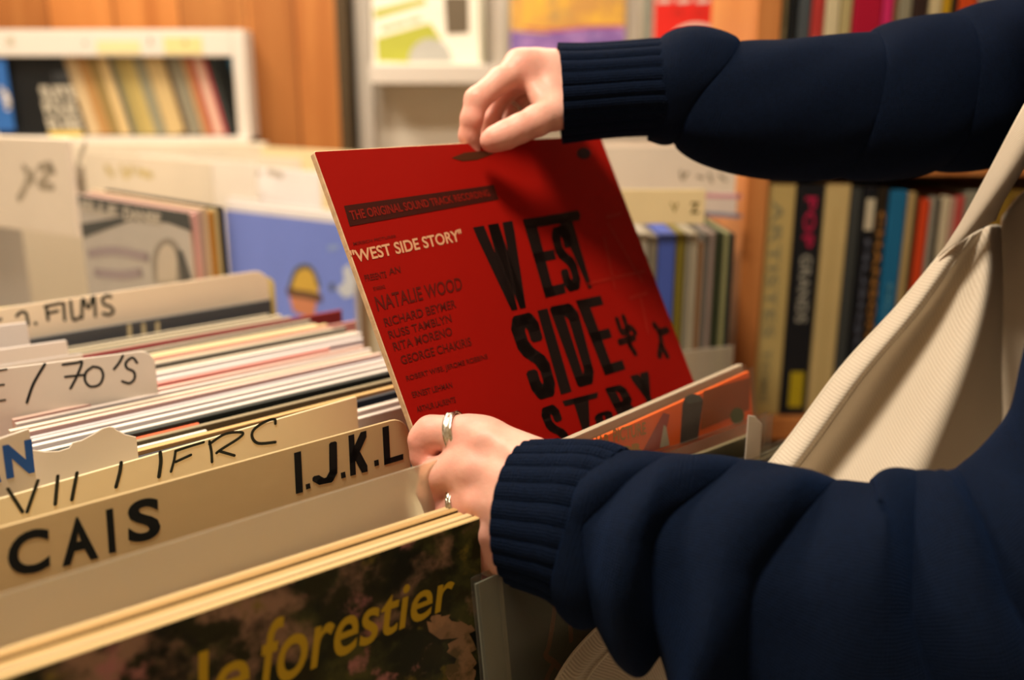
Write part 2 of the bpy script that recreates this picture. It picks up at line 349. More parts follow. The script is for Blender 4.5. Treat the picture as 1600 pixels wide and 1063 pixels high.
for (p0, p1, c, lb, lets) in [
    (1211, 1221, '#7d5a1c', 'narrow brass-brown book beside the bookcase side, upper row', []),
    (1222, 1235, '#7a7050', 'dark olive book with pale speckled spine, upper row', [(.3, .7, .2, .6, '#a89a74', 'VINYLE')]),
    (1236, 1251, '#14181a', 'black book, upper row, left of the slate book', []),
    (1252, 1272, '#4d5458', 'slate grey book in the upper row of the bookcase', []),
    (1273, 1293, '#b83a36', 'red book with a pale spine title, upper row', [(.3, .7, .2, .6, '#cf8a72', 'JAZZ')]),
    (1294, 1317, '#d8cba4', 'pale cream book in the upper row, right of the red one', []),
    (1318, 1337, '#b7a876', 'straw yellow book, upper row, left of the crimson book', []),
    (1338, 1383, '#b01034', 'wide crimson book standing in the upper row', []),
    (1384, 1402, '#cf2a68', 'hot pink book beside the wide crimson one', []),
    (1403, 1408, '#8a6a48', 'thin brown book right of the hot pink one', []),
    (1409, 1430, '#8f8a74', 'stone grey book above the raised forearm', []),
    (1431, 1456, '#33231f', 'dark brown book, upper row, above the raised forearm', []),
    (1457, 1477, '#cdbd92', 'buff book between the dark brown and the mustard books', []),
    (1478, 1492, '#c39a1c', 'mustard yellow book in the upper row', []),
    (1493, 1502, '#2c2418', 'narrow black-brown book between mustard and orange books', []),
    (1503, 1532, '#cf4a1a', 'orange book near the top right, above the sleeve', []),
    (1533, 1560, '#8c8c84', 'grey book at the top right corner above the shoulder', []),
    (1561, 1600, '#3a4652', 'blue-grey book at the far top right', [])]:
    spine_book(p0, p1, 30, zz2, .30+.02*random.random(), c, lb, .002*random.random(), lets)

# ------------------------------------------------------------ record browser bins
YAW = math.radians(42); W = A([math.cos(YAW), math.sin(YAW), 0]); D = A([-W[1], W[0], 0])
ZF = ZC-.2346
O = onz(747, 806, ZF)
def wt(w, t, z): p = O+W*w+D*t; return A([p[0], p[1], z])
def yawdir(deg): a = math.radians(deg); return A([math.cos(a), math.sin(a), 0])
BASE = ZF-.316
# cabinet carrying the front bins
def obox(name, w0, w1, t0, t1, z0, z1, m, par=None, label=None):
    v = [wt(w, t, z) for z in (z0, z1) for (w, t) in ((w0, t0), (w1, t0), (w1, t1), (w0, t1))]
    off = A(par.location) if par else 0
    v = [p-off for p in v]
    me = mesh(name, v, [(3, 2, 1, 0), (4, 5, 6, 7), (0, 1, 5, 4), (1, 2, 6, 5), (2, 3, 7, 6), (3, 0, 4, 7)])
    return link(name, me, m, par)
CABW = mat('cabinet_white', '#d9d0bd', .5, .3, 0, 1, .02, 5)
cab = empty('record_browser', tuple(wt(-.1, .3, 0))); tag(cab, 'white record browser cabinet holding the front rows of sleeves', 'cabinet')
obox('cabinet_body', -.75, .40, -.064, .62, .0, BASE-.004, CABW, cab)
obox('front_lip', -.75, .40, -.08, -.066, BASE-.12, BASE+.03, CABW, cab)

PAPERS = {}
def sleeve_mats(front, edge): return [paper(front, .45), paper(edge, .7), paper(front, .5)]
def record(t, w_right, dz, front, edge, label, group=None, th=.0042, yaw=42, lean=0.0, width=.315, h=.315, cat='record', name='record_sleeve'):
    up = UP*1 if lean == 0 else None
    wv = yawdir(yaw); n = np.cross(A(UP, float), wv)
    upv = A(UP, float)*math.cos(lean)+n*math.sin(lean)
    P = wt(w_right, t, ZF+dz)
    return slab(name, P, wv, width, h+dz+.001 if lean == 0 else h, th, sleeve_mats(front, edge), up=upv, label=label, cat=cat, group=group)

# front bunch: the camouflage-like cover and four sleeves right behind it
fA, fB = onz(0, 1057, ZF), onz(747, 807, ZF)
fw = (fB-fA)/np.linalg.norm(fB-fA)
FOR = splotch('forest_print', '#1a2014', [('#4a4a24', .46, .60, 24, (0, 0, 0)), ('#96745c', .52, .62, 15, (4, 2, 7)), ('#262612', .48, .58, 38, (1, 8, 2)), ('#a87068', .60, .67, 28, (7, 3, 1)), ('#7c6c26', .60, .69, 34, (2, 2, 9)), ('#12160e', .56, .64, 18, (9, 1, 4))])
fo = slab('record_sleeve', fB, fw, .315, .315, .0045, [FOR, paper('#c8aa74'), paper('#c8aa74')], up=A(UP, float)+np.cross(A(UP, float), fw)*.03, r=.001,
          label='dark mottled forest-print record sleeve with gold lettering, at the very front', cat='record')
GOLD = ink('#bd9a20', .45)
text_quad(fo, 'forestier', [(401, 1086), (706, 948), (713, 886), (414, 970)], GOLD, .012)
text_quad(fo, 'le', [(310, 1124), (388, 1090), (393, 993), (310, 1020)], GOLD, .012)
poly(fo, [(666+72*x_+5*math.sin(31*x_+3*y_), 960+30*abs(x_-.35)+110*y_+4*math.sin(23*x_+9*y_)) for x_, y_ in [(i/24, 0) for i in range(25)]+[(1+.03*math.sin(i*2.1), i/14) for i in range(1, 14)]+[(.42-.1*math.sin(i*1.3)+.2*(1-i/14), i/14) for i in range(14, 3, -1)]+[(.25, .3), (.12, .22)]], splotch('dusty_pink_print', '#8a6a4c', [('#5a4a2c', .5, .62, 60, (0, 0, 0)), ('#a37c58', .55, .65, 40, (3, 1, 1))]), 'printed_patch')
for i, (c, dw, e) in enumerate([('#8a7a5a', -.001, '#c9b083'), ('#b08a58', -.003, '#c2a06a'), ('#6a5838', .0, '#b99560'), ('#94683c', -.004, '#cdb282')]):
    slab('record_sleeve', fB+D*(.0056*(i+1))+W*dw+A([0, 0, -.0008*(i % 2)]), fw, .315, .315, .0044, sleeve_mats(c, e), up=A(UP, float)+np.cross(A(UP, float), fw)*.03, r=.001,
         label=['buff-edged sleeve tucked directly behind the gold-lettered forest sleeve', 'tan-edged sleeve, second behind the gold-lettered forest sleeve', 'brown-edged sleeve, third behind the gold-lettered forest sleeve', 'cream-edged sleeve last in the front bunch, before the hazy plastic sheet'][i], cat='record')
# hazy plastic divider sheet
pA, pB = onz(0, 928, 1.190), onz(723, 706, 1.190); pw = (pB-pA)/np.linalg.norm(pB-pA)
n_ = np.cross(A(UP, float), pw)
slab('plastic_divider', pB, pw, .325, .32, .0012, plastic('hazy_sheet', '#f4efe0', .24, .40, .25), up=A(UP, float)+n_*.05, r=.004,
     label='hazy translucent plastic sheet between the front bunch and the I.J.K.L card', cat='divider')
# divider cards
CARD = mat('card_cream', '#dcc290', .6, .25, .1, 90, .03, 12); CARDY = mat('card_pale_yellow', '#f8e8be', .6, .25, .1, 90, .03, 12); CARDW = mat('card_white', '#e2d6c4', .6, .25, .1, 90, .03, 12)
INK = ink('#141a1c'); BLK = ink('#160c0a', .5); PEN = ink('#23281f')
def card(a, b, z, width, h, m, label, r=.012, th=.0014, lean=0., left=None, outline=None, name='divider_card', edge=None):
    PA, PB = onz(*a, z), onz(*b, z); wv = (PB-PA)/np.linalg.norm(PB-PA); n = np.cross(A(UP, float), wv)
    return slab(name, PB, wv, width, h, th, [m, edge or m, m], up=A(UP, float)+n*lean, r=r, label=label, cat='divider', outline=outline)
k1 = card((0, 823), (637, 649), 1.192, .33, .33, CARD, 'tan divider card printed CAIS and I.J.K.L in black', .014, lean=.03)
def hull(P):
    P = sorted(map(tuple, P)); 
    def half(Q):
        h = []
        for p in Q:
            while len(h) > 1 and (h[-1][0]-h[-2][0])*(p[1]-h[-2][1])-(h[-1][1]-h[-2][1])*(p[0]-h[-2][0]) <= 0: h.pop()
            h.append(p)
        return h[:-1]
    return half(P)+half(P[::-1])
GL = {'W': [[(.12, 1), (.30, 0)], [(.30, 0), (.5, 1)], [(.5, 1), (.70, 0)], [(.70, 0), (.88, 1)]], 'E': [[(0, 0), (0, 1)], [(0, 1), (1, 1)], [(0, .5), (.8, .5)], [(0, 0), (1, 0)]], 'T': [[(.5, 0), (.5, 1)], [(0, 1), (1, 1)]], 'I': [[(.5, 0), (.5, 1)]],
      'S': [[(1, .74), (1, .88), (.75, 1), (.25, 1), (0, .88), (0, .68), (.2, .57), (.8, .43), (1, .32), (1, .12), (.75, 0), (.25, 0), (0, .12), (0, .26)]],
      'D': [[(0, 0), (0, 1), (.7, 1), (1, .88), (1, .12), (.7, 0), (0, 0)]], 'O': [[(.3, 0), (0, .12), (0, .88), (.3, 1), (.7, 1), (1, .88), (1, .12), (.7, 0), (.3, 0)]],
      'R': [[(0, 0), (0, 1), (.75, 1), (1, .88), (1, .6), (.75, .5), (0, .5)], [(.6, .5), (1, 0)]], 'J': [[(1, 1), (1, .2), (.75, 0), (.3, 0), (0, .12)]], 'K': [[(0, 0), (0, 1)], [(0, .38), (1, 1)], [(.3, .55), (1, 0)]], 'L': [[(0, 1), (0, 0), (1, 0)]], '.': [[(.5, 0), (.5, 1)]], 'Y': [[(.5, 0), (.5, .45), (0, 1)], [(.5, .45), (1, 1)]]}
def block(ch, q, rx=.225, ry=.062, o=None, m=None):
    """heavy condensed capital drawn as brush strokes inside a quadrilateral"""
    if ch == 'W': rx = .108
    if ch in 'I.': rx = .5
    br = [(-rx, -ry), (rx, -ry), (rx, ry), (-rx, ry)] if ch in 'WEITYKL.' else [(-rx, -ry*.5), (-rx*.6, -ry), (rx*.6, -ry), (rx, -ry*.5), (rx, ry*.5), (rx*.6, ry), (-rx*.6, ry), (-rx, ry*.5)]
    V, Fc = [], []
    for ln in GL[ch]:
        ln = [(rx+(1-2*rx)*x, ry+(1-2*ry)*y) for x, y in ln]
        for p, q2 in zip(ln[:-1], ln[1:]):
            h = hull([(p[0]+b_[0], p[1]+b_[1]) for b_ in br]+[(q2[0]+b_[0], q2[1]+b_[1]) for b_ in br]); Fc.append(tuple(range(len(V), len(V)+len(h)))); V += h
    t = A(V); a, b = t[:, :1], t[:, 1:]; o = o or red; Q = [local(o, *p) for p in q]
    decal(o, 'block_letter', (1-a)*(1-b)*Q[0]+a*(1-b)*Q[1]+a*b*Q[2]+(1-a)*b*Q[3], Fc, m or BLK)
# slope of the printing follows the card
text_quad(k1, 'C', [(12, 905), (78, 890), (76, 822), (12, 836)], INK, .03)
text_quad(k1, 'A', [(97, 886), (154, 872), (130, 806), (110, 810)], INK, .03)
text_quad(k1, 'I', [(170, 865), (181, 863), (176, 794), (165, 797)], INK, .03)
text_quad(k1, 'S', [(200, 851), (251, 840), (249, 775), (199, 784)], INK, .03)
for ch, q in (('I', [(462, 772), (473, 769), (470, 705), (459, 708)]), ('.', [(478, 765), (485, 763), (484, 755), (477, 757)]), ('J', [(488, 760), (527, 752), (526, 689), (487, 699)]),
              ('.', [(533, 748), (540, 746), (539, 737), (532, 739)]), ('K', [(547, 744), (574, 737), (572, 673), (544, 681)]), ('.', [(585, 729), (592, 727), (591, 718), (584, 720)]), ('L', [(600, 727), (630, 718), (628, 659), (597, 668)])):
    block(ch, q, .16, .075, k1, INK)
k2 = card((0, 778), (557, 619), 1.188, .33, .33, CARDY, 'pale yellow divider card with thin black pen capitals ending in FRC', .002, lean=.02)
strokes(k2, [[(12, 764), (35, 800)], [(59, 751), (42, 800)], [(90, 744), (86, 788)], [(120, 739), (112, 781)], [(189, 723), (187, 738), (181, 761)], [(250, 707), (251, 722), (248, 745)]], PEN, 5)
strokes(k2, [[(274, 705), (272, 718), (267, 737)], [(274, 705), (295, 698), (318, 691)], [(274, 722), (298, 711)],
             [(327, 690), (330, 706), (331, 722)], [(327, 694), (352, 678), (378, 676), (374, 684), (346, 702), (338, 708)], [(342, 705), (366, 712)],
             [(430, 662), (428, 655), (412, 660), (396, 672), (394, 684), (404, 693), (430, 691)]], PEN, 3.6)
k3 = card((0, 684), (45, 669), 1.216, .315, .34, CARDW, 'white divider card with a bold blue N, at the left edge', .001)
text_quad(k3, 'N', [(10, 749), (54, 738), (49, 686), (3, 697)], ink('#1f58ac'), .05)
text_quad(k3, 'I', [(-14, 758), (2, 753), (-2, 742), (-18, 747)], ink('#1f58ac'), .05)
# torn paper sheet
def paper_outline(label, base, width, pts, m=CARDW):
    tmp = slab('tmp', base, yawdir(42), width, .32, .0008, [m]); top = [tuple(local(tmp, *p)) for p in pts]; bpy.data.objects.remove(tmp)
    xs = [p[0] for p in top]; ol = [(min(xs), .02), (max(xs), .02)]+top[::-1]
    return slab('paper_sheet', base, yawdir(42), width, .32, .0008, [m]*3, label=label, cat='paper', outline=ol)
tp = paper_outline('torn white paper sheet with a wavy top, behind the pen-lettered yellow card', onz(213, 660, 1.20), .16, [(20, 712), (50, 703), (70, 706), (92, 705), (108, 700), (114, 692), (128, 688), (145, 679), (160, 670), (170, 667), (178, 668), (182, 672), (196, 679), (213, 683)])
# 70's and film cards
k4 = card((0, 576), (240, 546), 1.203, .30, .35, mat('card_grey', '#d6ccbe', .55, .3, .1, 90, .03, 10), 'grey divider card with a handwritten 70\'S in black marker', .012, th=.0016)
strokes(k4, [[(70, 569), (52, 600), (42, 629)]], INK, 4)
strokes(k4, [[(98, 570), (120, 567), (128, 566), (120, 588), (110, 607)], [(102, 589), (130, 586)], [(145, 573), (134, 582), (133, 595), (141, 604), (155, 601), (161, 588), (157, 576), (145, 573)],
             [(192, 556), (186, 567), (178, 577)], [(214, 567), (207, 559), (197, 566), (198, 575), (209, 581), (210, 592), (202, 599), (191, 596)]], INK, 3.6)
strokes(k4, [[(-14, 581), (10, 577)], [(-16, 604), (6, 601)], [(-16, 629), (8, 625)], [(-14, 581), (-16, 629)]], ink('#4a4840'), 3.2)
k5 = card((0, 482), (418, 421), 1.207, .34, .33, mat('card_film', '#f2e0c4', .6, .25, .1, 90, .03, 12), 'cream divider card lettered 2. FILMS in marker, at the back of the front browser', .018)
strokes(k5, [[(26, 494), (32, 488), (40, 489), (43, 500), (44, 507)], [(55, 505), (56, 506)], [(-4, 500), (1, 499)], [(72, 479), (75, 500)], [(70, 479), (94, 474)], [(73, 490), (90, 486)],
             [(99, 474), (101, 500)], [(110, 471), (114, 499), (124, 496)], [(128, 497), (129, 467), (138, 482), (146, 463), (149, 494)], [(173, 464), (166, 462), (160, 468), (163, 476), (172, 479), (177, 487), (170, 492), (161, 490)]], ink('#232a26'), 4.5)
k6 = card((300, 446), (428, 431), 1.196, .31, .32, mat('card_lemon', '#d8c67a', .6, .25), 'lemon yellow divider card peeping out right behind the FILMS card', .012); 

# sleeves between the cards (t = distance behind the front sleeve)
rows = [
 (.132, -.004, -.008, '#c9bfae', '#dcd2c0', 'pale grey'),
 (.190, .085, .000, '#bfbab8', '#d8cfc4', 'silver grey'), (.200, .09, .001, '#d6cbc4', '#e2d6ca', 'chalk white'), (.208, .10, -.001, '#8a8f9c', '#c6bcae', 'steel grey'), (.224, .10, .001, '#1d2430', '#3a3c40', 'navy black'),
 (.238, .11, .000, '#b0895a', '#cba86e', 'tan brown'), (.252, .12, .001, '#59503c', '#8f8468', 'dark olive speckled'), (.266, .125, .002, '#1e2422', '#2f3430', 'black'),
 (.280, .13, .001, '#c4c0bd', '#ddd6ca', 'light grey'), (.292, .14, .001, '#cfc9c8', '#e4dcd2', 'pearl white'), (.303, .14, .000, '#b8aeb0', '#d6cabf', 'mauve grey'), (.315, .15, .001, '#8d94a6', '#b4b0b0', 'slate blue'),
 (.326, .15, .000, '#c9a49c', '#dcc4b4', 'dusty pink'), (.338, .15, .001, '#cdbfa8', '#dfd2bc', 'oatmeal'), (.352, .16, .000, '#bcb4b4', '#d8ccc2', 'lilac grey'), (.366, .16, .001, '#c9988c', '#dabdae', 'salmon'),
 (.380, .13, .001, '#cf7f78', '#dba498', 'coral pink'), (.392, .17, .001, '#cfccd2', '#e6ded8', 'cool white'), (.406, .18, .000, '#d8d2cf', '#e6dcd2', 'off white'), (.420, .18, .000, '#b9ac97', '#d2c4ae', 'taupe'),
 (.434, .18, .001, '#6a675f', '#a09788', 'ash grey'), (.448, .175, .000, '#cdbf9f', '#dfcfae', 'sand'), (.462, .175, .001, '#d5a54c', '#e6cf98', 'amber edged'), (.476, .170, .001, '#dcc892', '#e6d6b0', 'butter cream'),
 (.490, .17, .001, '#7c7972', '#b4a894', 'grey'), (.505, .165, .000, '#a89c80', '#c9ba98', 'khaki'), (.520, .16, .002, '#8f8b7a', '#b5ac94', 'sage grey'), (.534, .155, .000, '#b4a88c', '#cfc2a4', 'stone'), (.548, .15, .001, '#787468', '#a49a84', 'pewter')]
def where(t):
    if t < .19: return 'between the I.J.K.L card and the pen-lettered yellow card'
    if t < .30: return 'just behind the pen-lettered yellow card'
    if t < .40: return 'beside the 70\'S card'
    if t < .48: return 'midway between the 70\'S and FILMS cards'
    return 'close in front of the dark slate sleeve and FILMS card'
recs = []
for (t, wr, dz, fc, ec, nm) in rows:
    recs.append(record(t, wr+random.uniform(-.004, .004), dz+random.uniform(-.0015, .0015), fc, ec, f'{nm} record sleeve {where(t)}', yaw=42.2+random.uniform(-.35, .35), th=.0050, group=None))
sl = record(.572, .165, .012, '#4a4c50', '#5c5c5a', 'dark slate record sleeve with small cream marks, in front of the FILMS card', yaw=44)
strokes(sl, [[(202, 509), (203, 533)], [(224, 508), (225, 531)], [(246, 506), (246, 528)], [(204, 533), (212, 531)], [(226, 531), (232, 529)], [(247, 529), (254, 526)]], ink('#c9bb94'), 6, 'lettering')
# red flecked thin sleeve ends near the blue cover
rf = record(.500, .215, .004, '#7a2a2c', '#8c3034', 'dark red record sleeve whose corner shows under the blue cover', yaw=43)
rf2 = record(.455, .205, .001, '#c9857e', '#b98a80', 'pink record sleeve with a pale corner, below the blue cover', yaw=42)
# orange-red record beside the torn sheet
ro = slab('record_sleeve', onz(310, 661, ZF), yawdir(42), .315, .315, .004, sleeve_mats('#c0492c', '#d2623c'), label='orange-red record sleeve whose edge shows right of the torn paper', cat='record')
ro2 = slab('record_sleeve', onz(322, 672, ZF), yawdir(42), .315, .315, .004, sleeve_mats('#ded6c8', '#e6dece'), label='white record sleeve in front of the orange-red one, behind the yellow card', cat='record')
# the three white cards at the far left
for (pb, z, c, lb) in (((104, 531), 1.192, '#dcd4cc', 'white tab card at the left edge, taller of the pair below the FILMS lettering'), ((128, 552), 1.178, '#d6cfc8', 'off-white sleeve just in front of the white tab card, left edge'), ((42, 503), 1.205, '#d8d0ca', 'small white tab card at the far left under the numeral 2')):
    slab('divider_card', onz(*pb, z), yawdir(36), .30, z-BASE+.001, .002, [paper(c)]*3, label=lb, cat='divider', r=.002)
bl = slab('record_sleeve', onz(62, 558, 1.172), yawdir(36), .315, 1.172-BASE+.001, .004, sleeve_mats('#1e211f', '#2b2d2a'), label='black-edged sleeve showing above the 70\'S card at the left edge', cat='record')

# ------------------------------------------------------------ right bin
oA, oB = onz(900, 690, 1.178), onz(1172, 571, 1.178); ow = (oB-oA)/np.linalg.norm(oB-oA); on = np.cross(A(UP, float), ow)
CLEAR = plastic('clear_film', '#fbf8f4', .012, .05, .97); CLEAR2 = plastic('clear_film_worn', '#eeeade', .07, .1, .9)
osl = empty('sleeved_record', tuple(oB-ow*.16-A([0, 0, .325]))); tag(osl, 'orange-red record in a clear plastic outer sleeve, in the right-hand bin', 'record')
def to_parent(o, par):
    mw = o.matrix_world.copy(); o.parent = par; o.matrix_local = Matrix.Translation(-Vector(par.location)) @ mw
def rec_slab(name, par, *a, **k):
    o = slab(name, *a, **k); to_parent(o, par); return o
oc = slab('cover', oB-W*.004-A([0, 0, .0045]), ow, .313, .312, .004, [paper('#ff6612', .4), paper('#f46a22'), paper('#c9b89c')], up=A(UP, float)+on*.17)
YEL = ink('#b8823a')
text_quad(oc, 'PICTURE', [(958, 692), (1009, 679), (1008, 659), (957, 671)], YEL, .02)
text_quad(oc, 'HAB', [(925, 703), (951, 696), (950, 678), (924, 683)], YEL, .02)
text_quad(oc, 'OR', [(968, 716), (1004, 706), (1002, 690), (966, 700)], ink('#c08a30'), .06)
poly(oc, [(1036, 645), (1046, 648), (1034, 700), (1000, 712)], ink('#a84a48'), 'pink_wedge')
poly(oc, [(1036, 664), (1040, 667), (1045, 696), (1030, 700)], ink('#b9b4a4'), 'white_spike', lift=.0006)
a_ = np.linspace(0, math.pi, 12); poly(oc, [(1062, 694), (1090, 686)]+[(1083+15*math.cos(t), 627-10*math.sin(t)) for t in a_]+[(1066, 632)], ink('#34353d'), 'dark_figure')
poly(oc, [(1073, 632), (1098, 626)]+[(1083+14*math.cos(t), 625-9*math.sin(t)) for t in a_], ink('#4a5658'), 'grey_cap', lift=.0006)
poly(oc, [(1099, 611), (1172, 590), (1170, 640), (1094, 672)], ink('#9a4a1c'), 'brown_panel')
poly(oc, [(1151+11*math.cos(t), 650+13*math.sin(t)) for t in np.linspace(0, 6.28, 14)], ink('#4c5c30'), 'green_spot', lift=.0006)
to_parent(oc, osl)
for nm, dt in (('front_film', -.0032), ('back_film', .0040)):
    o = slab(nm, oB+on*dt, ow, .325, .326, .0005, CLEAR, up=A(UP, float)+on*.17, r=.001); to_parent(o, osl)
o = slab('inner_sleeve', oB+on*.010-A([0, 0, .001]), ow, .315, .32, .006, [paper('#b5a68e'), paper('#c4b49a'), paper('#c0b090')], up=A(UP, float)+on*.17); tag(o, 'cream-edged record sleeve standing right behind the orange-red one', 'record'); o.name = 'record_sleeve'
# second, lower plastic sleeve with a greenish-grey cover
qA, qB = onz(1080, 690, 1.150), onz(1204, 645, 1.150); qw = (qB-qA)/np.linalg.norm(qB-qA); qn = np.cross(A(UP, float), qw)
q = empty('sleeved_record', tuple(qB-qw*.12-A([0, 0, .30]))); tag(q, 'grey-green record in a loose clear outer sleeve, in front of the orange-red one', 'record')
o = slab('cover', qB-qw*.022-A([0, 0, .012]), qw, .235, .288, .004, [paper('#5c5f4c', .45), paper('#9a917c'), paper('#9a917c')]); to_parent(o, q)
for nm, dt in (('front_film', -.003), ('back_film', .003)):
    o = slab(nm, qB+qn*dt, qw, .26, .302, .0005, CLEAR2, r=.001); to_parent(o, q)
sc_ = slab('paper_sheet', onz(1193, 640, 1.165), qw, .02, .05, .001, [CARDW]*3, label='white paper scrap poking out by the corner of the right-hand plastic sleeve', cat='paper', outline=[(0, 0), (.02, 0), (.019, .038), (.009, .047), (0, .05)])
sc_.location.z -= 0
# low dark record at the front of the right bin
dl = onz(742, 908, 1.130); dlu = A(UP, float)+np.cross(A(UP, float), W)*.13
dq = empty('sleeved_record', tuple(dl+W*.16-A([0, 0, .28]))); tag(dq, 'dark green-black record in a clear plastic sleeve, below the ribbed cuff', 'record')
DK = splotch('dark_print', '#18241f', [('#243630', .45, .6, 12, (0, 0, 0)), ('#1a1c1e', .5, .65, 20, (2, 3, 1))])
o = slab('cover', None, W, .312, .276, .004, [DK, paper('#5a5648'), DK], left_top=dl+W*.019-A([0, 0, .006]), up=dlu); 
strokes(o, [[(868, 935), (864, 968), (857, 1010), (852, 1024), (866, 1036), (874, 1045)], [(884, 935), (890, 975), (892, 1000)], [(866, 1036), (856, 1055), (850, 1075)]], ink('#6a4030'), 6, 'figure_outline'); to_parent(o, dq)
o = slab('backing_card', None, W, .331, .278, .0012, [paper('#6c6c5e')]*3, left_top=dl+W*.002+D*.0029-A([0, 0, .004]), up=dlu); to_parent(o, dq)
for nm, dt in (('front_film', -.003), ('back_film', .0042)):
    o = slab(nm, None, W, .335, .283, .0005, CLEAR2, left_top=dl+D*dt, up=dlu); to_parent(o, dq)

# ------------------------------------------------------------ wall shelf of leaning records, upper left
YS = 2.0
ws = empty('record_shelf', (ony(180, 215, YS)[0], YS+.16, 0)); tag(ws, 'white record shelf unit against the wood panelling, upper left', 'shelf')
sxl, sxr = ony(-160, 130, YS)[0], ony(386, 130, YS)[0]
zsb = ony(200, 214, YS)[2]; zst = ony(200, 46, YS)[2]; zsh = ony(200, 88, YS)[2]
child_box('shelf_board', (sxl, YS-.02, zsb-.025), (sxr, YS+.155, zsb), SHELFW, ws)
child_box('side_panel', (ony(366, 130, YS)[0], YS, 0), (sxr, YS+.155, zst), SHELFW, ws)
child_box('side_panel', (sxl, YS, 0), (sxl+.03, YS+.155, zst), SHELFW, ws)
child_box('header_board', (sxl+.03, YS, zsh), (ony(366, 130, YS)[0], YS+.012, zst), SHELFW, ws)
child_box('back_panel', (sxl+.03, YS+.150, 0), (ony(366, 130, YS)[0], YS+.155, zst), SHELFW, ws)
child_box('shelf_board', (sxl+.03, YS, .45), (ony(366, 130, YS)[0], YS+.155, .475), SHELFW, ws)
lg = child_box('front_ledge', (ony(-160, 225, YS)[0], YS-.05, zsb-.060), (ony(414, 225, YS-.05)[0], YS-.025, zsb-.010), mat('ledge_cream', '#d9cdb6', .55, .3), ws)
for i, (px, c, w_) in enumerate([(10, '#b0a890', 12), (130, '#9a9488', 5), (232, '#8a8478', 5), (150, '#dccb98', 70), (255, '#d9c78a', 62), (287, '#8a8060', 5)]):
    q0, q1 = ony(px, 58+6*(i % 2), YS-.001), ony(px+w_, 70 if w_ < 30 else 84, YS-.001)
    child_box('label_sticker', (q0[0], YS-.0012, q1[2]), (q1[0], YS, q0[2]), paper(c), ws, 0)
LEAN = .215
def leaning(px0, px1, col, label, dep=.115, yo=.03):
    a, b = ony(px0, 213, YS+yo), ony(px1, 213, YS+yo); w_ = (b[0]-a[0])*math.cos(LEAN)
    up = A([-math.sin(LEAN), 0, math.cos(LEAN)]); wv = A([math.cos(LEAN), 0, math.sin(LEAN)])
    P = A([a[0], YS+yo+dep/2, zsb+.001]); 
    return slab('record_sleeve', None, wv, w_-.0008, .205, dep, [paper(col)]*3, up=up, left_top=P+up*.205, label=label, cat='record', bev=.001)
sp = [(140, 158, '#c8ae84', 'cream'), (158, 175, '#a9804c', 'tan'), (175, 190, '#8a7444', 'olive brown'), (190, 206, '#c6ab78', 'buff'), (206, 216, '#5f6050', 'dark grey-green'), (216, 231, '#a08f56', 'khaki'), (231, 244, '#b5a060', 'straw'),
      (244, 263, '#86826a', 'stone grey'), (263, 291, '#bda472', 'wide sandy'), (291, 297, '#4c3420', 'dark brown'), (297, 318, '#807a66', 'ash grey'), (318, 327, '#b0895c', 'light brown'), (327, 337, '#a8553c', 'brick red'), (337, 351, '#cda894', 'pale pink'), (351, 357, '#a83a40', 'crimson'), (357, 367, '#2f3230', 'black')]
for p0, p1, c, nm in sp: leaning(p0, p1, c, f'{nm} record spine leaning in the upper left white shelf')
tb = box('record_sleeve', A([ony(345, 150, YS+.1)[0], YS+.1465, zsb+.001]), A([ony(364, 150, YS+.1)[0], YS+.1495, zsb+.20]), paper('#3f7c98'), None, .001)
tag(tb, 'teal blue record sleeve upright at the right end of the upper left shelf', 'record')
bkr = ony(140, 213, YS+.022); kw, kh = .20, .205
bk = slab('record_sleeve', None, A([1, 0, 0.]), kw, kh, .005, [paper('#121416', .45), paper('#b8a684'), paper('#121416')], left_top=A([bkr[0]-kw, YS+.022, zsb+.001+kh]), label='black record cover with a pale lettered block and yellow strip, upper left shelf', cat='record',
          outline=[(0, 0), (kw, 0), (kw-.215*kh, kh), (0, kh)])
for r_, (t_, y0, y1) in enumerate([('SUITE', 134, 156), ('POUR', 158, 182), ('ELISE', 184, 206)]):
    sh = (y0-134)*.215
    text_quad(bk, t_, [(62+sh+5, y1), (116+sh+5, y1), (114+sh, y0), (60+sh, y0)], ink('#b9b09c'), .05)
poly(bk, [(76, 204), (128, 204), (131, 214), (78, 214)], ink('#d2b02c'), 'yellow_strip')
text_quad(bk, 'LIVE', [(84, 126), (110, 126), (108, 112), (82, 112)], ink('#4c4e50'), .02)
bb = slab('record_sleeve', ony(8, 92, YS+.008), A([1, 0, .0]), .10, .15, .004, [paper('#2f62a6', .4), paper('#2f62a6'), paper('#2f62a6')], up=A([-.22, 0, .976]), label='bright blue record sleeve with a white mark at the far left of the shelf', cat='record')
strokes(bb, [[(2, 140), (10, 152), (12, 168)]], ink('#cfc8c0'), 8, 'white_mark')
zb_low = zsb+.001; bb.location.z += 0

# ------------------------------------------------------------ second browser, turned a quarter, along the back
cb = empty('record_browser', tuple(wt(.4, 1.1, 0))); tag(cb, 'white record browser along the back wall, turned at right angles to the front one', 'cabinet')
obox('cabinet_body', .14, .58, .625, 1.40, 0, .90, CABW, cb)
obox('back_board', .565, .58, .80, 1.40, .90, 1.05, CABW, cb)
W2 = yawdir(-42); N2 = np.cross(A(UP, float), W2)   # N2 points away from the viewer, along the rows
def bank(a, b, front, edge, label, seen=.315, cat='record', width=.315, th=.004, h=None, name='record_sleeve', m=None, r=0):
    z0 = 1.2; A0, B0 = onz(*a, z0), onz(*b, z0); L = np.linalg.norm(B0-A0); z = ZC-(ZC-z0)*seen/L
    A1, B1 = onz(*a, z), onz(*b, z); wv = (B1-A1)/np.linalg.norm(B1-A1)
    return slab(name, None, wv, width, h or z-.90-.001, th, m or sleeve_mats(front, edge), left_top=A1, label=label, cat=cat, r=r)
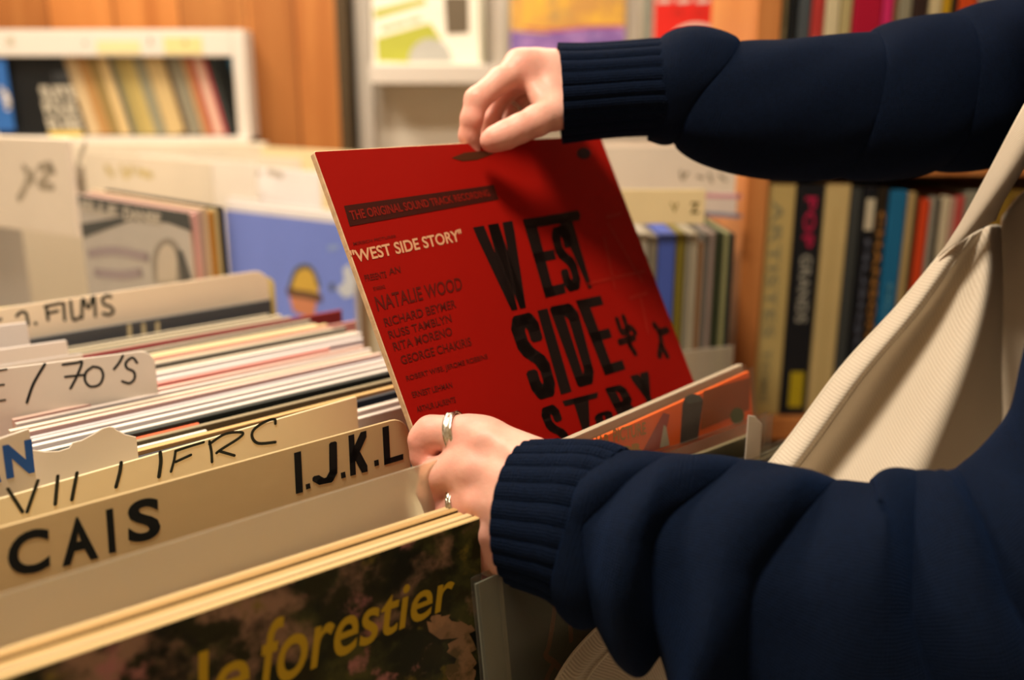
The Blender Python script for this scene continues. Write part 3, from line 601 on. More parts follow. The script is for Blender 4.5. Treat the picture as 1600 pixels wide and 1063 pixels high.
# blue cover and neighbours
bc_ = bank((352, 327), (520, 347), '#7488d8', '#b4a99a', 'periwinkle blue record cover with a yellow domed shape, behind the FILMS card', seen=.315*.86)
poly(bc_, [(456, 458)]+[(476-22*math.cos(t), 452-35*math.sin(t)) for t in np.linspace(0, math.pi, 14)]+[(498, 462)], ink('#d0a844'), 'yellow_dome')
strokes(bc_, [[(452, 454), (462, 424), (478, 416), (490, 424), (498, 446)]], ink('#5a5a50'), 4, 'outline', lift=.0005)
strokes(bc_, [[(452, 456), (466, 459), (484, 462), (500, 466)]], ink('#6a4c34'), 7, 'dark_band', lift=.0006)
poly(bc_, [(452, 461), (496, 468), (490, 500), (458, 486)], ink('#c9825c'), 'orange_block', lift=.0004)
poly(bc_, [(536, 420), (546, 412), (556, 440), (552, 462), (538, 466), (526, 452), (538, 440)], ink('#c6cbd2'), 'white_blob')
poly(bc_, [(514, 444), (522, 442), (524, 454), (516, 456)], ink('#56607a'), 'grey_spot')
poly(bc_, [(512, 384), (530, 382), (528, 390), (512, 392)], ink('#8aa0d0'), 'pale_patch')
for i, (c, e, lb) in enumerate([('#e0dcda', '#e6e0d8', 'white record sleeve rising right behind the periwinkle blue cover'), ('#23262a', '#2c2c2c', 'black record sleeve two behind the periwinkle blue cover'), ('#8a6a50', '#a88a68', 'brown record sleeve three behind the periwinkle blue cover'),
        ('#1f2226', '#26282a', 'black record sleeve four behind the periwinkle blue cover'), ('#c6b694', '#d2c4a4', 'cream record sleeve five behind the periwinkle blue cover')]):
    M0 = np.array(bc_.matrix_world); tl = M0[:3, 3]+M0[:3, 2]*(M0[2, 3]*0+(np.array([v.co.z for v in bc_.data.vertices]).max()))
    o = slab('record_sleeve', None, M0[:3, 0], .315, tl[2]-.901+(.010 if i == 0 else .003*(i % 2)), .005, sleeve_mats(c, e), left_top=tl+M0[:3, 1]*(.0075*(i+1))-M0[:3, 0]*(.014 if i in (1, 3) else .004)+A([0, 0, .010 if i == 0 else .003*(i % 2)]), label=lb, cat='record')
# grey portrait cover and the sleeves behind it
bw = bank((122, 303), (296, 333), '#b6b0a8', '#c0a89a', 'black and grey photographic record cover with a pale lettered heading', seen=.315)
GR1, GR2, GR3 = ink('#3a3e3e'), ink('#8f877c'), ink('#c2b6a6')
poly(bw, [(122, 304), (295, 333), (300, 362), (262, 348), (205, 345), (184, 352), (130, 372), (126, 350), (196, 338), (124, 322)], GR1, 'dark_band')
text_quad(bw, 'ELLE', [(128, 330), (184, 338), (184, 322), (127, 312)], ink('#b8b0a2'), .05, lift=.0006)
text_quad(bw, 'DANSE', [(194, 344), (252, 350), (252, 334), (193, 323)], ink('#b8b0a2'), .05, lift=.0006)
poly(bw, [(240, 440)]+[(262-24*math.cos(t), 412-40*math.sin(t)) for t in np.linspace(0, math.pi, 16)]+[(292, 440)], GR2, 'grey_arch', lift=.0005)
poly(bw, [(247, 440)]+[(262-15*math.cos(t), 412-30*math.sin(t)) for t in np.linspace(0, math.pi, 16)]+[(276, 440)], GR3, 'pale_oval', lift=.0008)
poly(bw, [(278, 390), (286, 392), (300, 436), (284, 440)], ink('#4a4a48'), 'dark_stripe', lift=.0009)
strokes(bw, [[(140, 396), (180, 392), (230, 402)], [(150, 426), (190, 430), (220, 426)]], ink('#9c8f92'), 5, 'grey_strokes')
Mb = np.array(bw.matrix_world); hb_ = max(v.co.z for v in bw.data.vertices); tlb = Mb[:3, 3]+Mb[:3, 2]*hb_
for i, (c, e, nm) in enumerate([('#c99a98', '#d0a09a', 'pink'), ('#a88a80', '#b0958a', 'rose brown'), ('#b8a080', '#c2aa8a', 'beige'), ('#9a6a24', '#b07a2c', 'amber brown'), ('#a8966a', '#b0a074', 'mustard'), ('#1e2226', '#24282a', 'black')]):
    slab('record_sleeve', None, Mb[:3, 0], .315, hb_+.003*((i*7) % 3)-.002, .006, sleeve_mats(c, e), left_top=tlb+Mb[:3, 1]*(.0066*(i+1))+A([0, 0, .003*((i*7) % 3)-.002]), label=f'{nm} record sleeve standing behind the grey photographic cover', cat='record')
# sign board with pen lettering
z0 = 1.205; ja, jb = onz(-60, 346, z0), onz(126, 371, z0); jw = (jb-ja)/np.linalg.norm(jb-ja)
zj = None
jh = (lambda: (ony(126, 216, jb[1])[2]-z0))()
js = slab('sign_board', None, jw, np.linalg.norm(jb-ja), jh, .012, [CARDW]*3, left_top=ja+A([0, 0, jh]), label='white sign board with faint grey handwriting, left of the grey photographic cover', cat='sign', r=.004, bev=.002)
strokes(js, [[(38, 262), (44, 272), (40, 292), (30, 310)], [(52, 270), (50, 284)], [(62, 262), (80, 258), (72, 276), (62, 290), (82, 292)], [(80, 262), (84, 268)]], ink('#a89c88'), 6)
strokes(js, [[(133, 226), (124, 250), (122, 272)]], ink('#b8ad9a'), 5)
obox('sign_post', .0, .14, 1.06, 1.40, 0, .90, CABW, cb)
pst = slab('support_panel', None, jw, np.linalg.norm(jb-ja)*.7, z0-.901+.02, .02, [CABW]*3, left_top=ja+N2*.10+A([0, 0, .02])); to_parent(pst, cb)
# tall index cards standing in the back rows
def card_d(a, d, pxr, c, lb, zb=.901):
    P = at(a[0], a[1], d); lo, hi = 0, 1.0
    for _ in range(40):
        m_ = (lo+hi)/2; Q = P+W2*m_-CP
        if 800+F*(Q@Rv)/(Q@Vv) < pxr: lo = m_
        else: hi = m_
    return slab('divider_card', None, W2, lo, min(P[2]-zb, .36), .0025, [mat('card'+c.strip('#'), c, .6, .25)]*3, left_top=P, label=lb, cat='divider', r=.006)
for (a, d, b, c, lb) in [((128, 236), 1.80, 330, '#e2d6c0', 'cream index card rising behind the grey photographic cover'), ((215, 240), 1.88, 400, '#e4dccf', 'off-white index card, second behind the grey photographic cover'),
        ((300, 236), 1.89, 470, '#d8cdb8', 'ivory index card left of the red sleeve, third in its row'), ((350, 256), 1.74, 500, '#e8e2de', 'bright white index card above the periwinkle blue cover'), ((395, 228), 1.93, 560, '#e4d2a4', 'pale yellow index card beside the top left corner of the red sleeve'),
        ((355, 308), 1.66, 530, '#e4dedc', 'white index card standing directly above the periwinkle blue cover')]:
    o = card_d(a, d, b, c, lb)
    if 'cream' in lb: strokes(o, [[(166, 262), (176, 272)], [(190, 262), (196, 274), (206, 264)], [(216, 268), (236, 274)]], ink('#d2c08a'), 5)
    if 'bright' in lb: strokes(o, [[(420, 268), (440, 274)], [(396, 262), (404, 270)]], ink('#bdb2a2'), 5)

# ------------------------------------------------------------ rows right of the red sleeve, in front of the bookcase
rb2 = empty('record_browser', tuple(A([.20, 1.30, 0]))); tag(rb2, 'white record browser against the bookcase side, right of the red sleeve', 'cabinet')
child_box('cabinet_body', (.02, 1.06, 0), (.315, 1.56, .865), CABW, rb2)
child_box('back_board', (.02, 1.545, .865), (.315, 1.56, 1.0), CABW, rb2)
def edge_on(px0, px1, pyt, y, col, label, lean=0):
    a, b = ony(px0, pyt, y), ony(px1, pyt, y); wv = A([1, 0, 0.]); up = A([-math.sin(lean), 0, math.cos(lean)])
    h = a[2]-.866
    return slab('record_sleeve', None, wv, b[0]-a[0]-.0006, h, .315, [paper(col)]*3, up=up, left_top=A([a[0], y+.158, a[2]]), label=label, cat='record', bev=.001)
for (p0, p1, pt, c, nm) in [(985, 1000, 366, '#8f8a7c', 'grey'), (1001, 1014, 366, '#a39c8c', 'pale grey'), (1015, 1029, 370, '#77705f', 'dun'), (1030, 1057, 366, '#4358a8', 'royal blue'), (1058, 1073, 365, '#6f6420', 'olive yellow'), (1074, 1081, 366, '#8f8a78', 'light grey'),
        (1082, 1092, 366, '#a39a84', 'parchment'), (1093, 1101, 380, '#8a6a4c', 'light brown'), (1102, 1110, 366, '#6a665e', 'mid grey'), (1111, 1119, 364, '#8c7c72', 'pinkish grey'), (1120, 1132, 363, '#2e3420', 'dark green'), (1133, 1141, 364, '#8a8a60', 'pale olive'), (1142, 1150, 366, '#2c2f2a', 'near-black')]:
    edge_on(p0, p1, pt, 1.10, c, f'{nm} record sleeve seen edge-on right of the red sleeve, beside the bookcase')
yz = slab('divider_card', ony(1103, 296, 1.085), A([1, 0, 0]), .16, ony(1103, 296, 1.085)[2]-ony(1103, 350, 1.085)[2], .002, [mat('card_butter', '#ead6a4', .6, .25)]*3, label='butter yellow index card marked V and Z, right of the red sleeve', cat='divider', r=.003)
text_quad(yz, 'V', [(1049, 332), (1059, 332), (1060, 316), (1047, 316)], ink('#8f7c3c'), .02); text_quad(yz, 'Z', [(1078, 334), (1093, 334), (1093, 316), (1078, 316)], ink('#6f6030'), .04)
def backcard(pxr, pyt, pyb, y, width, c, lb, lean=0):
    P = ony(pxr, pyt, y); zb_ = max(ony(pxr, pyb, y)[2], 1.2465) if y < 1.42 else .8655; return slab('divider_card', P, A([1, 0, 0]), width, P[2]-zb_, .0025, [mat('card'+c.strip('#'), c, .6, .25)]*3, label=lb, cat='divider', r=.003)
c1 = backcard(1052, 222, 330, 1.50, .25, '#e9dcc8', 'white index card with a small pen mark, right edge of the red sleeve')
strokes(c1, [[(970, 262), (976, 254), (982, 262)], [(988, 256), (996, 262)]], ink('#b8ab94'), 4)
c2 = backcard(1153, 228, 340, 1.27, .20, '#e6d9c6', 'wide white index card with faint letters under the navy sleeve')
strokes(c2, [[(1064, 268), (1066, 280), (1074, 270)], [(1090, 276), (1098, 278)], [(1108, 272), (1112, 284)], [(1124, 274), (1134, 282)]], ink('#a0947e'), 4)
c3 = backcard(1152, 302, 352, 1.24, .19, '#e2d2c6', 'pinkish white index card with a pink rule, beside the bookcase')
strokes(c3, [[(1082, 305), (1156, 307)]], ink('#d898a4'), 6)
strokes(c3, [[(1100, 334), (1156, 338)]], ink('#8a8ea6'), 6)
# low plastic lip in front of the edge-on sleeves
lipA, lipB = ony(1060, 568, 1.075), ony(1146, 540, 1.075)
lip = slab('plastic_divider', ony(1146, 540, 1.06), A([.93, .36, 0.]), .20, ony(1146, 540, 1.06)[2]-.866, .003, plastic('lip_film', '#e4dccb', .4, .25, .6), label='clear plastic front lip below the edge-on sleeves', cat='divider')

# ------------------------------------------------------------ the red record held in both hands
RS = 1.03
rp = dict(c=CP+(A([-.130, .592, 1.367])-CP)*RS, a=.848, b=.4745, g=.005, s=.315*RS)
def red_axes():
    w = yawdir(math.degrees(rp['a'])); n = np.cross(w, A(UP, float)); u = A(UP, float)*math.cos(rp['b'])-n*math.sin(rp['b'])
    g_ = rp['g']; return w*math.cos(g_)+u*math.sin(g_), u*math.cos(g_)-w*math.sin(g_)
rw, ru = red_axes(); rn = np.cross(ru, rw)
RED = mat('red_gloss_card', '#960e05', .6, .12, .12, 70, .05, 9)
red = slab('record_sleeve', None, rw, rp['s'], rp['s'], .005, [RED, mat('worn_edge', '#d8b48c', .75, .2, .4, 300, .2, 120), RED], up=ru, left_top=rp['c'], r=.002,
           label='red record sleeve with huge black block capitals, lifted by both hands', cat='record')
DIM = ink('#5a120a', .5); DIM2 = ink('#80160a', .5)
poly(red, [(537, 322), (546, 354), (779, 312), (771, 289)], ink('#3a1008'), 'dark_band')
text_quad(red, 'THE ORIGINAL SOUND TRACK RECORDING', [(549, 345), (766, 307), (761, 297), (544, 330)], DIM2, .02, lift=.0006)
text_quad(red, '"WEST SIDE STORY"', [(551, 412), (724, 376), (719, 358), (545, 392)], ink('#d8a078'), .022)
text_quad(red, 'NATALIE WOOD', [(590, 487), (723, 453), (719, 433), (584, 464)], DIM, .015)
for s, q_ in (('MIRISCH PICTURES', [(552, 384), (618, 371), (617, 367), (551, 379)]), ('PRESENTS', [(571, 440), (604, 434), (602, 424), (568, 430)]), ('AN', [(608, 430), (626, 426), (624, 416), (606, 420)]), ('STARRING', [(584, 455), (602, 451), (600, 445), (582, 449)]),
              ('RICHARD BEYMER', [(602, 511), (713, 481), (710, 468), (598, 498)]), ('RUSS TAMBLYN', [(609, 530), (706, 503), (703, 491), (605, 518)]), ('RITA MORENO', [(616, 549), (707, 524), (704, 511), (612, 536)]),
              ('GEORGE CHAKIRIS', [(628, 570), (737, 540), (734, 527), (624, 557)]), ('ROBERT WISE, JEROME ROBBINS', [(636, 598), (763, 563), (760, 553), (633, 588)]), ('ERNEST LEHMAN', [(645, 622), (707, 606), (705, 597), (642, 613)]), ('ARTHUR LAURENTS', [(652, 645), (712, 629), (710, 620), (649, 636)])):
    text_quad(red, s, q_, DIM, .012)
for ch, q in (('W', [(789, 488), (831, 479), (807, 344), (731, 357)]), ('E', [(852, 466), (884, 458), (858, 337), (816, 343)]), ('S', [(884, 458), (910, 451), (886, 350), (858, 358)]), ('T', [(916, 453), (928, 449), (903, 330), (854, 337)]),
              ('S', [(836, 627), (872, 617), (836, 486), (792, 497)]), ('I', [(876, 617), (893, 612), (855, 482), (839, 486)]), ('D', [(903, 606), (932, 598), (899, 472), (857, 480)]), ('E', [(945, 587), (977, 577), (938, 462), (899, 470)]),
              ('S', [(873, 715), (897, 706), (869, 630), (841, 640)]), ('T', [(911, 693), (926, 688), (934, 613), (878, 627)]), ('O', [(936, 680), (962, 671), (955, 640), (927, 648)]), ('R', [(972, 663), (1004, 655), (974, 600), (944, 607)]), ('Y', [(1012, 645), (1028, 640), (1012, 580), (984, 588)])):
    block(ch, q)
poly(red, [(818, 344), (903, 329), (907, 339), (822, 354)], BLK, 'black_bar', lift=.0005)
# small dark strokes on the right: a plain abstract scatter of bars
strokes(red, [[(964, 500), (972, 520), (984, 512), (992, 520)], [(974, 496), (980, 516), (984, 540)], [(968, 535), (990, 528)], [(984, 540), (992, 552)]], ink('#240a06'), 6, 'dark_strokes')
strokes(red, [[(1022, 508), (1030, 520), (1034, 540), (1042, 556)], [(1030, 520), (1042, 516)], [(1032, 540), (1030, 556)]], ink('#240a06'), 6, 'dark_strokes')
strokes(red, [[(948, 340), (970, 334)], [(944, 372), (960, 450)], [(918, 444), (1006, 424)], [(1000, 462), (1012, 520)], [(984, 466), (1010, 458)], [(950, 350), (1003, 440)]], ink('#9a160a'), 3, 'faint_lines')
poly(red, [(705, 247), (725, 239), (752, 236), (772, 240), (745, 250), (722, 252)], ink('#4a2410'), 'dark_mark')
poly(red, [(912+11*math.cos(t), 240+9*math.sin(t)) for t in np.linspace(0, 6.28, 14)], ink('#241424'), 'round_mark')

# ------------------------------------------------------------ the person: hands and arms as one continuous skin, built from a distance field
def smin(a, b, k):
    h = np.clip(.5+.5*(b-a)/k, 0, 1); return b*(1-h)+a*h-k*h*(1-h)
def cone(P, a, b, ra, rb):
    a = A(a, np.float32); b = A(b, np.float32); ab = b-a; t = np.clip(((P-a)@ab)/(ab@ab+1e-12), 0, 1)
    return np.linalg.norm(P-a-t[:, None]*ab, axis=1)-(ra+(rb-ra)*t)
def chain(P, pts, k=.003):
    d = None
    for (p, r), (q, s_) in zip(pts[:-1], pts[1:]):
        c = cone(P, p, q, r, s_); d = c if d is None else smin(d, c, k)
    return d
def nets(field, lo, hi, h):
    """surface nets on a regular grid -> smooth quads"""
    n = np.ceil((hi-lo)/h).astype(int)+1
    ax = [lo[i]+h*np.arange(n[i]) for i in range(3)]
    G = np.stack(np.meshgrid(*ax, indexing='ij'), -1).reshape(-1, 3).astype(np.float32)
    v = np.concatenate([field(c) for c in np.array_split(G, max(1, len(G)//400000))]).reshape(n)
    ins = v < 0
    acc = np.zeros(tuple(n-1)+(3,)); cnt = np.zeros(tuple(n-1))
    off = [(i, j, k) for i in (0, 1) for j in (0, 1) for k in (0, 1)]
    sl = lambda a, o: a[o[0]:n[0]-1+o[0], o[1]:n[1]-1+o[1], o[2]:n[2]-1+o[2]]
    for a in off:
        for ax_ in range(3):
            if a[ax_]: continue
            b = list(a); b[ax_] = 1
            va, vb = sl(v, a), sl(v, b); m = (va < 0) != (vb < 0)
            t = np.where(m, va/(va-vb+1e-20), 0)
            p = np.zeros(va.shape+(3,)); p[...] = a; p[..., ax_] = t
            acc += p*m[..., None]; cnt += m
    act = cnt > 0; idx = -np.ones(act.shape, int); idx[act] = np.arange(act.sum())
    cell = np.stack(np.nonzero(act), -1); V = lo+h*(cell+acc[act]/cnt[act][:, None])
    Fs = []
    for ax_ in range(3):
        u, w = (ax_+1) % 3, (ax_+2) % 3
        a = [slice(None)]*3; b = [slice(None)]*3; a[ax_] = slice(0, n[ax_]-1); b[ax_] = slice(1, n[ax_])
        ia, ib = ins[tuple(a)], ins[tuple(b)]; m = ia != ib
        for dd in (u, w):
            s0 = [slice(None)]*3; s0[dd] = 0; m[tuple(s0)] = False; s0[dd] = n[dd]-1; m[tuple(s0)] = False
        e = np.stack(np.nonzero(m), -1); flip = ia[m]
        def cidx(du, dw): q = e.copy(); q[:, u] -= du; q[:, w] -= dw; return idx[q[:, 0], q[:, 1], q[:, 2]]
        quad = np.stack([cidx(1, 1), cidx(0, 1), cidx(0, 0), cidx(1, 0)], 1)
        quad = np.where(flip[:, None], quad, quad[:, ::-1]); Fs.append(quad[(quad >= 0).all(1)])
    return V, np.concatenate(Fs)

def hand_field(fingers, palm, bumps, kweb=.007):
    def f(P):
        d = None
        for (a, b, ra, rb) in palm:
            c = cone(P, a, b, ra, rb); d = c if d is None else smin(d, c, .012)
        fd = None
        for ch in fingers:
            c = chain(P, ch, .004); fd = c if fd is None else smin(fd, c, .0018)
        d = smin(d, fd, kweb)
        for (a, b, ra, rb, k) in bumps: d = smin(d, cone(P, a, b, ra, rb), k)
        return d
    return f
def J(*pts): return [(at(x, y, d), r*.001) for (x, y, d, r) in pts]
# right hand (far, upper): fingers hook over the top edge, thumb on the cover
R_index = J((815, 108, .722, 11.5), (782, 126, .712, 10.2), (745, 156, .704, 9.6), (737, 186, .704, 8.6), (733, 212, .709, 8.0), (738, 240, .714, 7.2))
R_mid = J((838, 108, .742, 11.5), (805, 130, .744, 10.0), (774, 160, .740, 9.2), (766, 192, .736, 8.4), (765, 225, .738, 7.8), (768, 246, .738, 7))
R_ring = J((852, 112, .760, 11), (822, 138, .764, 9.6), (798, 168, .762, 9), (792, 200, .756, 8.2), (792, 228, .756, 7.6), (795, 246, .756, 7))
R_pinky = J((864, 122, .776, 10), (842, 148, .778, 8.6), (826, 172, .776, 8), (822, 198, .772, 7.4), (822, 222, .772, 6.8))
R_thumb = J((905, 172, .733, 14.0), (866, 177, .711, 13.2), (838, 189, .696, 11.8), (812, 201, .690, 10.8), (790, 211, .688, 10.6), (772, 218, .6875, 9.4), (766, 221, .688, 7.8))
wr = at(908, 142, .744)
R_palm = [(wr, R_index[0][0], .019, .0125), (wr, R_mid[0][0], .020, .0125), (wr, R_ring[0][0], .019, .012), (wr, R_pinky[0][0], .018, .011), (wr, R_thumb[0][0], .021, .0155), (at(960, 142, .742), wr, .026, .022),
          (at(900, 158, .738), at(868, 168, .717), .018, .0135), (at(838, 103, .735), at(900, 112, .742), .0125, .017), (R_index[0][0], R_pinky[0][0], .0115, .0105)]
R_b = [(at(806, 92, .722), at(822, 92, .724), .0045, .0045, .01), (at(842, 150, .716), at(856, 140, .720), .007, .010, .012), (at(826, 121, .716), at(842, 157, .712), .0035, .003, .009)]
hV, hF = nets(hand_field([R_index, R_mid, R_ring, R_pinky, R_thumb], R_palm, R_b), A(at(700, 260, .70))-A([.03, .02, .02]), A(at(985, 60, .78))+A([.02, .07, .02]), .0014)
# left hand (near, lower): back of the hand to the camera, fingers curling behind the plastic sheet
L_index = J((748, 688, .549, 11.0), (724, 677, .551, 10.4), (700, 676, .554, 10.0), (674, 677, .557, 10.6), (663, 688, .559, 9.6), (664, 714, .560, 8.6), (676, 742, .561, 7.8), (690, 752, .562, 7))
L_mid = J((738, 730, .546, 12.5), (712, 734, .546, 10.6), (682, 742, .549, 10), (676, 768, .553, 9), (684, 792, .556, 8.2), (698, 800, .558, 7.4))
L_ring = J((746, 784, .542, 12), (722, 790, .546, 10), (697, 798, .554, 9.4), (692, 824, .560, 8.6), (700, 848, .564, 7.8), (712, 856, .566, 7))
L_pinky = J((757, 832, .541, 11), (742, 842, .548, 9), (726, 850, .556, 8.2), (722, 870, .561, 7.6), (732, 890, .564, 7))
L_thumb = J((828, 730, .560, 15), (800, 712, .574, 12), (768, 704, .580, 10.5), (740, 706, .579, 9.6), (722, 714, .577, 8))
lw = at(862, 795, .520)
L_palm = [(lw, L_index[0][0], .021, .0115), (lw, L_mid[0][0], .0225, .0135), (lw, L_ring[0][0], .022, .013), (lw, L_pinky[0][0], .021, .012), (lw, L_thumb[0][0], .020, .017), (at(960, 820, .510), lw, .028, .025),
          (at(850, 850, .53), at(770, 868, .545), .016, .013), (at(850, 728, .532), at(775, 690, .547), .0145, .0110), (L_index[0][0], L_mid[0][0], .0115, .0125), (L_mid[0][0], L_pinky[0][0], .0125, .0115)]
kn = lambda x, y, d, r=.0065, k=.008: (at(x, y, d), at(x+8, y+1, d), r, r, k)
L_b = [kn(737, 734, .5330, .007, .006), kn(746, 785, .5290, .0066, .006), kn(756, 832, .5285, .006, .006), kn(752, 686, .537, .0062, .006), (at(748, 732, .5335), at(830, 760, .508), .0035, .0030, .007), (at(752, 785, .530), at(830, 790, .504), .003, .003, .007), (at(756, 676, .541), at(830, 728, .514), .003, .003, .007)]
gV, gF = nets(hand_field([L_index, L_mid, L_ring, L_pinky, L_thumb], L_palm, L_b), A(at(630, 930, .50))-A([.02, .05, .03]), A(at(985, 630, .56))+A([.02, .06, .03]), .0013)
# arms, trunk, neck, head (mostly out of the frame or under the sweater)
elR, shR = at(1420, 175, .74), at(1800, 90, .80)
elL, shL = at(1500, 965, .475), at(1880, 330, .47)
chest = (shR+shL)/2+A([.16, 0, -.10]); pelvis = chest+A([.10, .02, -.42]); neck = (shR+shL)/2+A([.0, .0, .06]); headc = neck+A([-.05, .0, .16])
def body_f(P):
    d = chain(P, [(at(955, 142, .742), .024), (at(1150, 165, .735), .033), (elR, .042), (shR, .052), (chest, .10)], .03)
    d = smin(d, chain(P, [(at(955, 820, .511), .027), (at(1150, 890, .495), .036), (elL, .043), (at(1660, 880, .462), .046), (at(1790, 700, .459), .044), (at(1840, 480, .462), .046), (shL, .055), (chest, .10)], .03), .03)
    d = smin(d, chain(P, [(chest, .12), (pelvis, .135), (pelvis+A([0, 0, -.14]), .14)], .06), .05)
    d = smin(d, chain(P, [(neck-A([0, 0, .08]), .055), (neck, .050), (neck+A([-.015, 0, .06]), .05)], .02), .03)
    q = (P-headc)/A([.092, .074, .115], np.float32); d = smin(d, (np.linalg.norm(q, axis=1)-1)*.08, .03)
    d = smin(d, cone(P, headc+A([-.085, 0, .0]), headc+A([-.105, 0, -.03]), .008, .012), .012)          # nose
    d = smin(d, cone(P, headc+A([-.06, 0, -.085]), headc+A([-.078, 0, -.10]), .026, .02), .03)          # chin
    for sgn in (-1, 1): d = smin(d, cone(P, headc+A([.005, sgn*.075, -.02]), headc+A([.012, sgn*.08, .02]), .010, .013), .008)
    for sgn in (-1, 1): d = smin(d, chain(P, [(pelvis+A([0, sgn*.085, -.10]), .085), (A([pelvis[0]+.01, pelvis[1]+sgn*.10, .50]), .058), (A([pelvis[0]+.04, pelvis[1]+sgn*.10, .09]), .042), (A([pelvis[0]-.12, pelvis[1]+sgn*.11, .045]), .04)], .03), .05)
    return d
bV, bF = nets(body_f, A([-.02, .02, -.02]), A([1.05, 1.15, 1.90]), .011)
bodyV = np.concatenate([hV, gV, bV]); bodyF = np.concatenate([hF, gF+len(hV), bF+len(hV)+len(gV)])
def skin():
    m = bpy.data.materials.new('skin'); m.use_nodes = True; nt = m.node_tree; p = nt.nodes['Principled BSDF']
    p.inputs['Roughness'].default_value = .48; p.inputs['Specular IOR Level'].default_value = .35
    p.inputs['Subsurface Weight'].default_value = .25; p.inputs['Subsurface Radius'].default_value = (1, .35, .2); p.inputs['Subsurface Scale'].default_value = .004
    at_ = nt.nodes.new('ShaderNodeAttribute'); at_.attribute_name = 'ruddy'
    tc = nt.nodes.new('ShaderNodeTexCoord'); n = nt.nodes.new('ShaderNodeTexNoise'); n.inputs['Scale'].default_value = 90; n.inputs['Detail'].default_value = 5; nt.links.new(tc.outputs['Object'], n.inputs['Vector'])
    ma = nt.nodes.new('ShaderNodeMath'); ma.operation = 'MULTIPLY_ADD'; ma.inputs[1].default_value = .5; ma.use_clamp = True; nt.links.new(n.outputs['Fac'], ma.inputs[0])
    sb = nt.nodes.new('ShaderNodeMath'); sb.operation = 'SUBTRACT'; sb.inputs[1].default_value = .25; nt.links.new(at_.outputs['Fac'], sb.inputs[0]); nt.links.new(sb.outputs[0], ma.inputs[2])
    mx = nt.nodes.new('ShaderNodeMix'); mx.data_type = 'RGBA'; mx.inputs[6].default_value = lin('#e4b29e'); mx.inputs[7].default_value = lin('#d2685a')
    nt.links.new(ma.outputs[0], mx.inputs[0]); nt.links.new(mx.outputs[2], p.inputs['Base Color'])
    v = nt.nodes.new('ShaderNodeTexVoronoi'); v.inputs['Scale'].default_value = 900; nt.links.new(tc.outputs['Object'], v.inputs['Vector'])
    b = nt.nodes.new('ShaderNodeBump'); b.inputs['Strength'].default_value = .12; b.inputs['Distance'].default_value = .0004
    n3 = nt.nodes.new('ShaderNodeTexNoise'); n3.inputs['Scale'].default_value = 140; nt.links.new(tc.outputs['Object'], n3.inputs['Vector'])
    b2 = nt.nodes.new('ShaderNodeBump'); b2.inputs['Strength'].default_value = .18; b2.inputs['Distance'].default_value = .002
    nt.links.new(v.outputs['Distance'], b.inputs['Height']); nt.links.new(n3.outputs['Fac'], b2.inputs['Height']); nt.links.new(b.outputs['Normal'], b2.inputs['Normal']); nt.links.new(b2.outputs['Normal'], p.inputs['Normal'])
    return m
SKIN = skin()
org = A([pelvis[0], pelvis[1], 0])
me = mesh('person', bodyV-org, bodyF, True)
person = link('person', me, SKIN); person.location = org
tag(person, 'person in a navy knitted sweater lifting the red sleeve with both ringed hands', 'person')
ru_ = np.zeros(len(bodyV), np.float32)
for pts, s_ in ((R_index, .9), (R_mid, .9), (R_thumb, .6), (L_index, 1), (L_mid, 1), (L_ring, 1), (L_pinky, 1)):
    for i, (p, r) in enumerate(pts):
        wgt = [.9, .25, .25, .55, .5, .7, .7, .7][min(i, 7)]*s_; dd = np.linalg.norm(bodyV-p, axis=1); ru_ = np.maximum(ru_, wgt*np.exp(-(dd/.014)**2)*.8)
at_l = me.attributes.new('ruddy', 'FLOAT', 'POINT'); at_l.data.foreach_set('value', ru_+.12)
sm = person.modifiers.new('smooth', 'SMOOTH'); sm.factor = .5; sm.iterations = 3
def kid(name, V, Fc, m, par=None, smooth=True):
    return link(name, mesh(name, A(V)-(org if par is None or par is person or par.parent is person else 0), Fc, smooth), m, par or person)
# nails
def nail(center, along, normal, ln, wd2, name='fingernail'):
    along = along/np.linalg.norm(along); normal = normal-along*(normal@along); normal /= np.linalg.norm(normal); side = np.cross(along, normal)
    V, Fc = [], []; NU, NV = 9, 9
    for i in range(NU):
        for j in range(NV):
            u = -1+2*i/(NU-1); v = -1+2*j/(NV-1); s2 = math.sqrt(max(0, 1-.35*u*u))
            V.append(center+along*u*ln*(1-.18*v*v)+side*v*wd2*s2-normal*(.0032*v*v+.0008*u*u))
    for i in range(NU-1):
        for j in range(NV-1): Fc.append((i*NV+j, (i+1)*NV+j, (i+1)*NV+j+1, i*NV+j+1))
    return kid(name, V, Fc, mat('nail', '#e8b8a4', .25, .5))
ta = R_thumb[5][0]-R_thumb[3][0]
tn = -Vv*.80+Uv*.72-Rv*.05
nail(R_thumb[5][0]-ta/np.linalg.norm(ta)*.001+tn/np.linalg.norm(tn)*.0088, ta, tn, .0062, .0066)
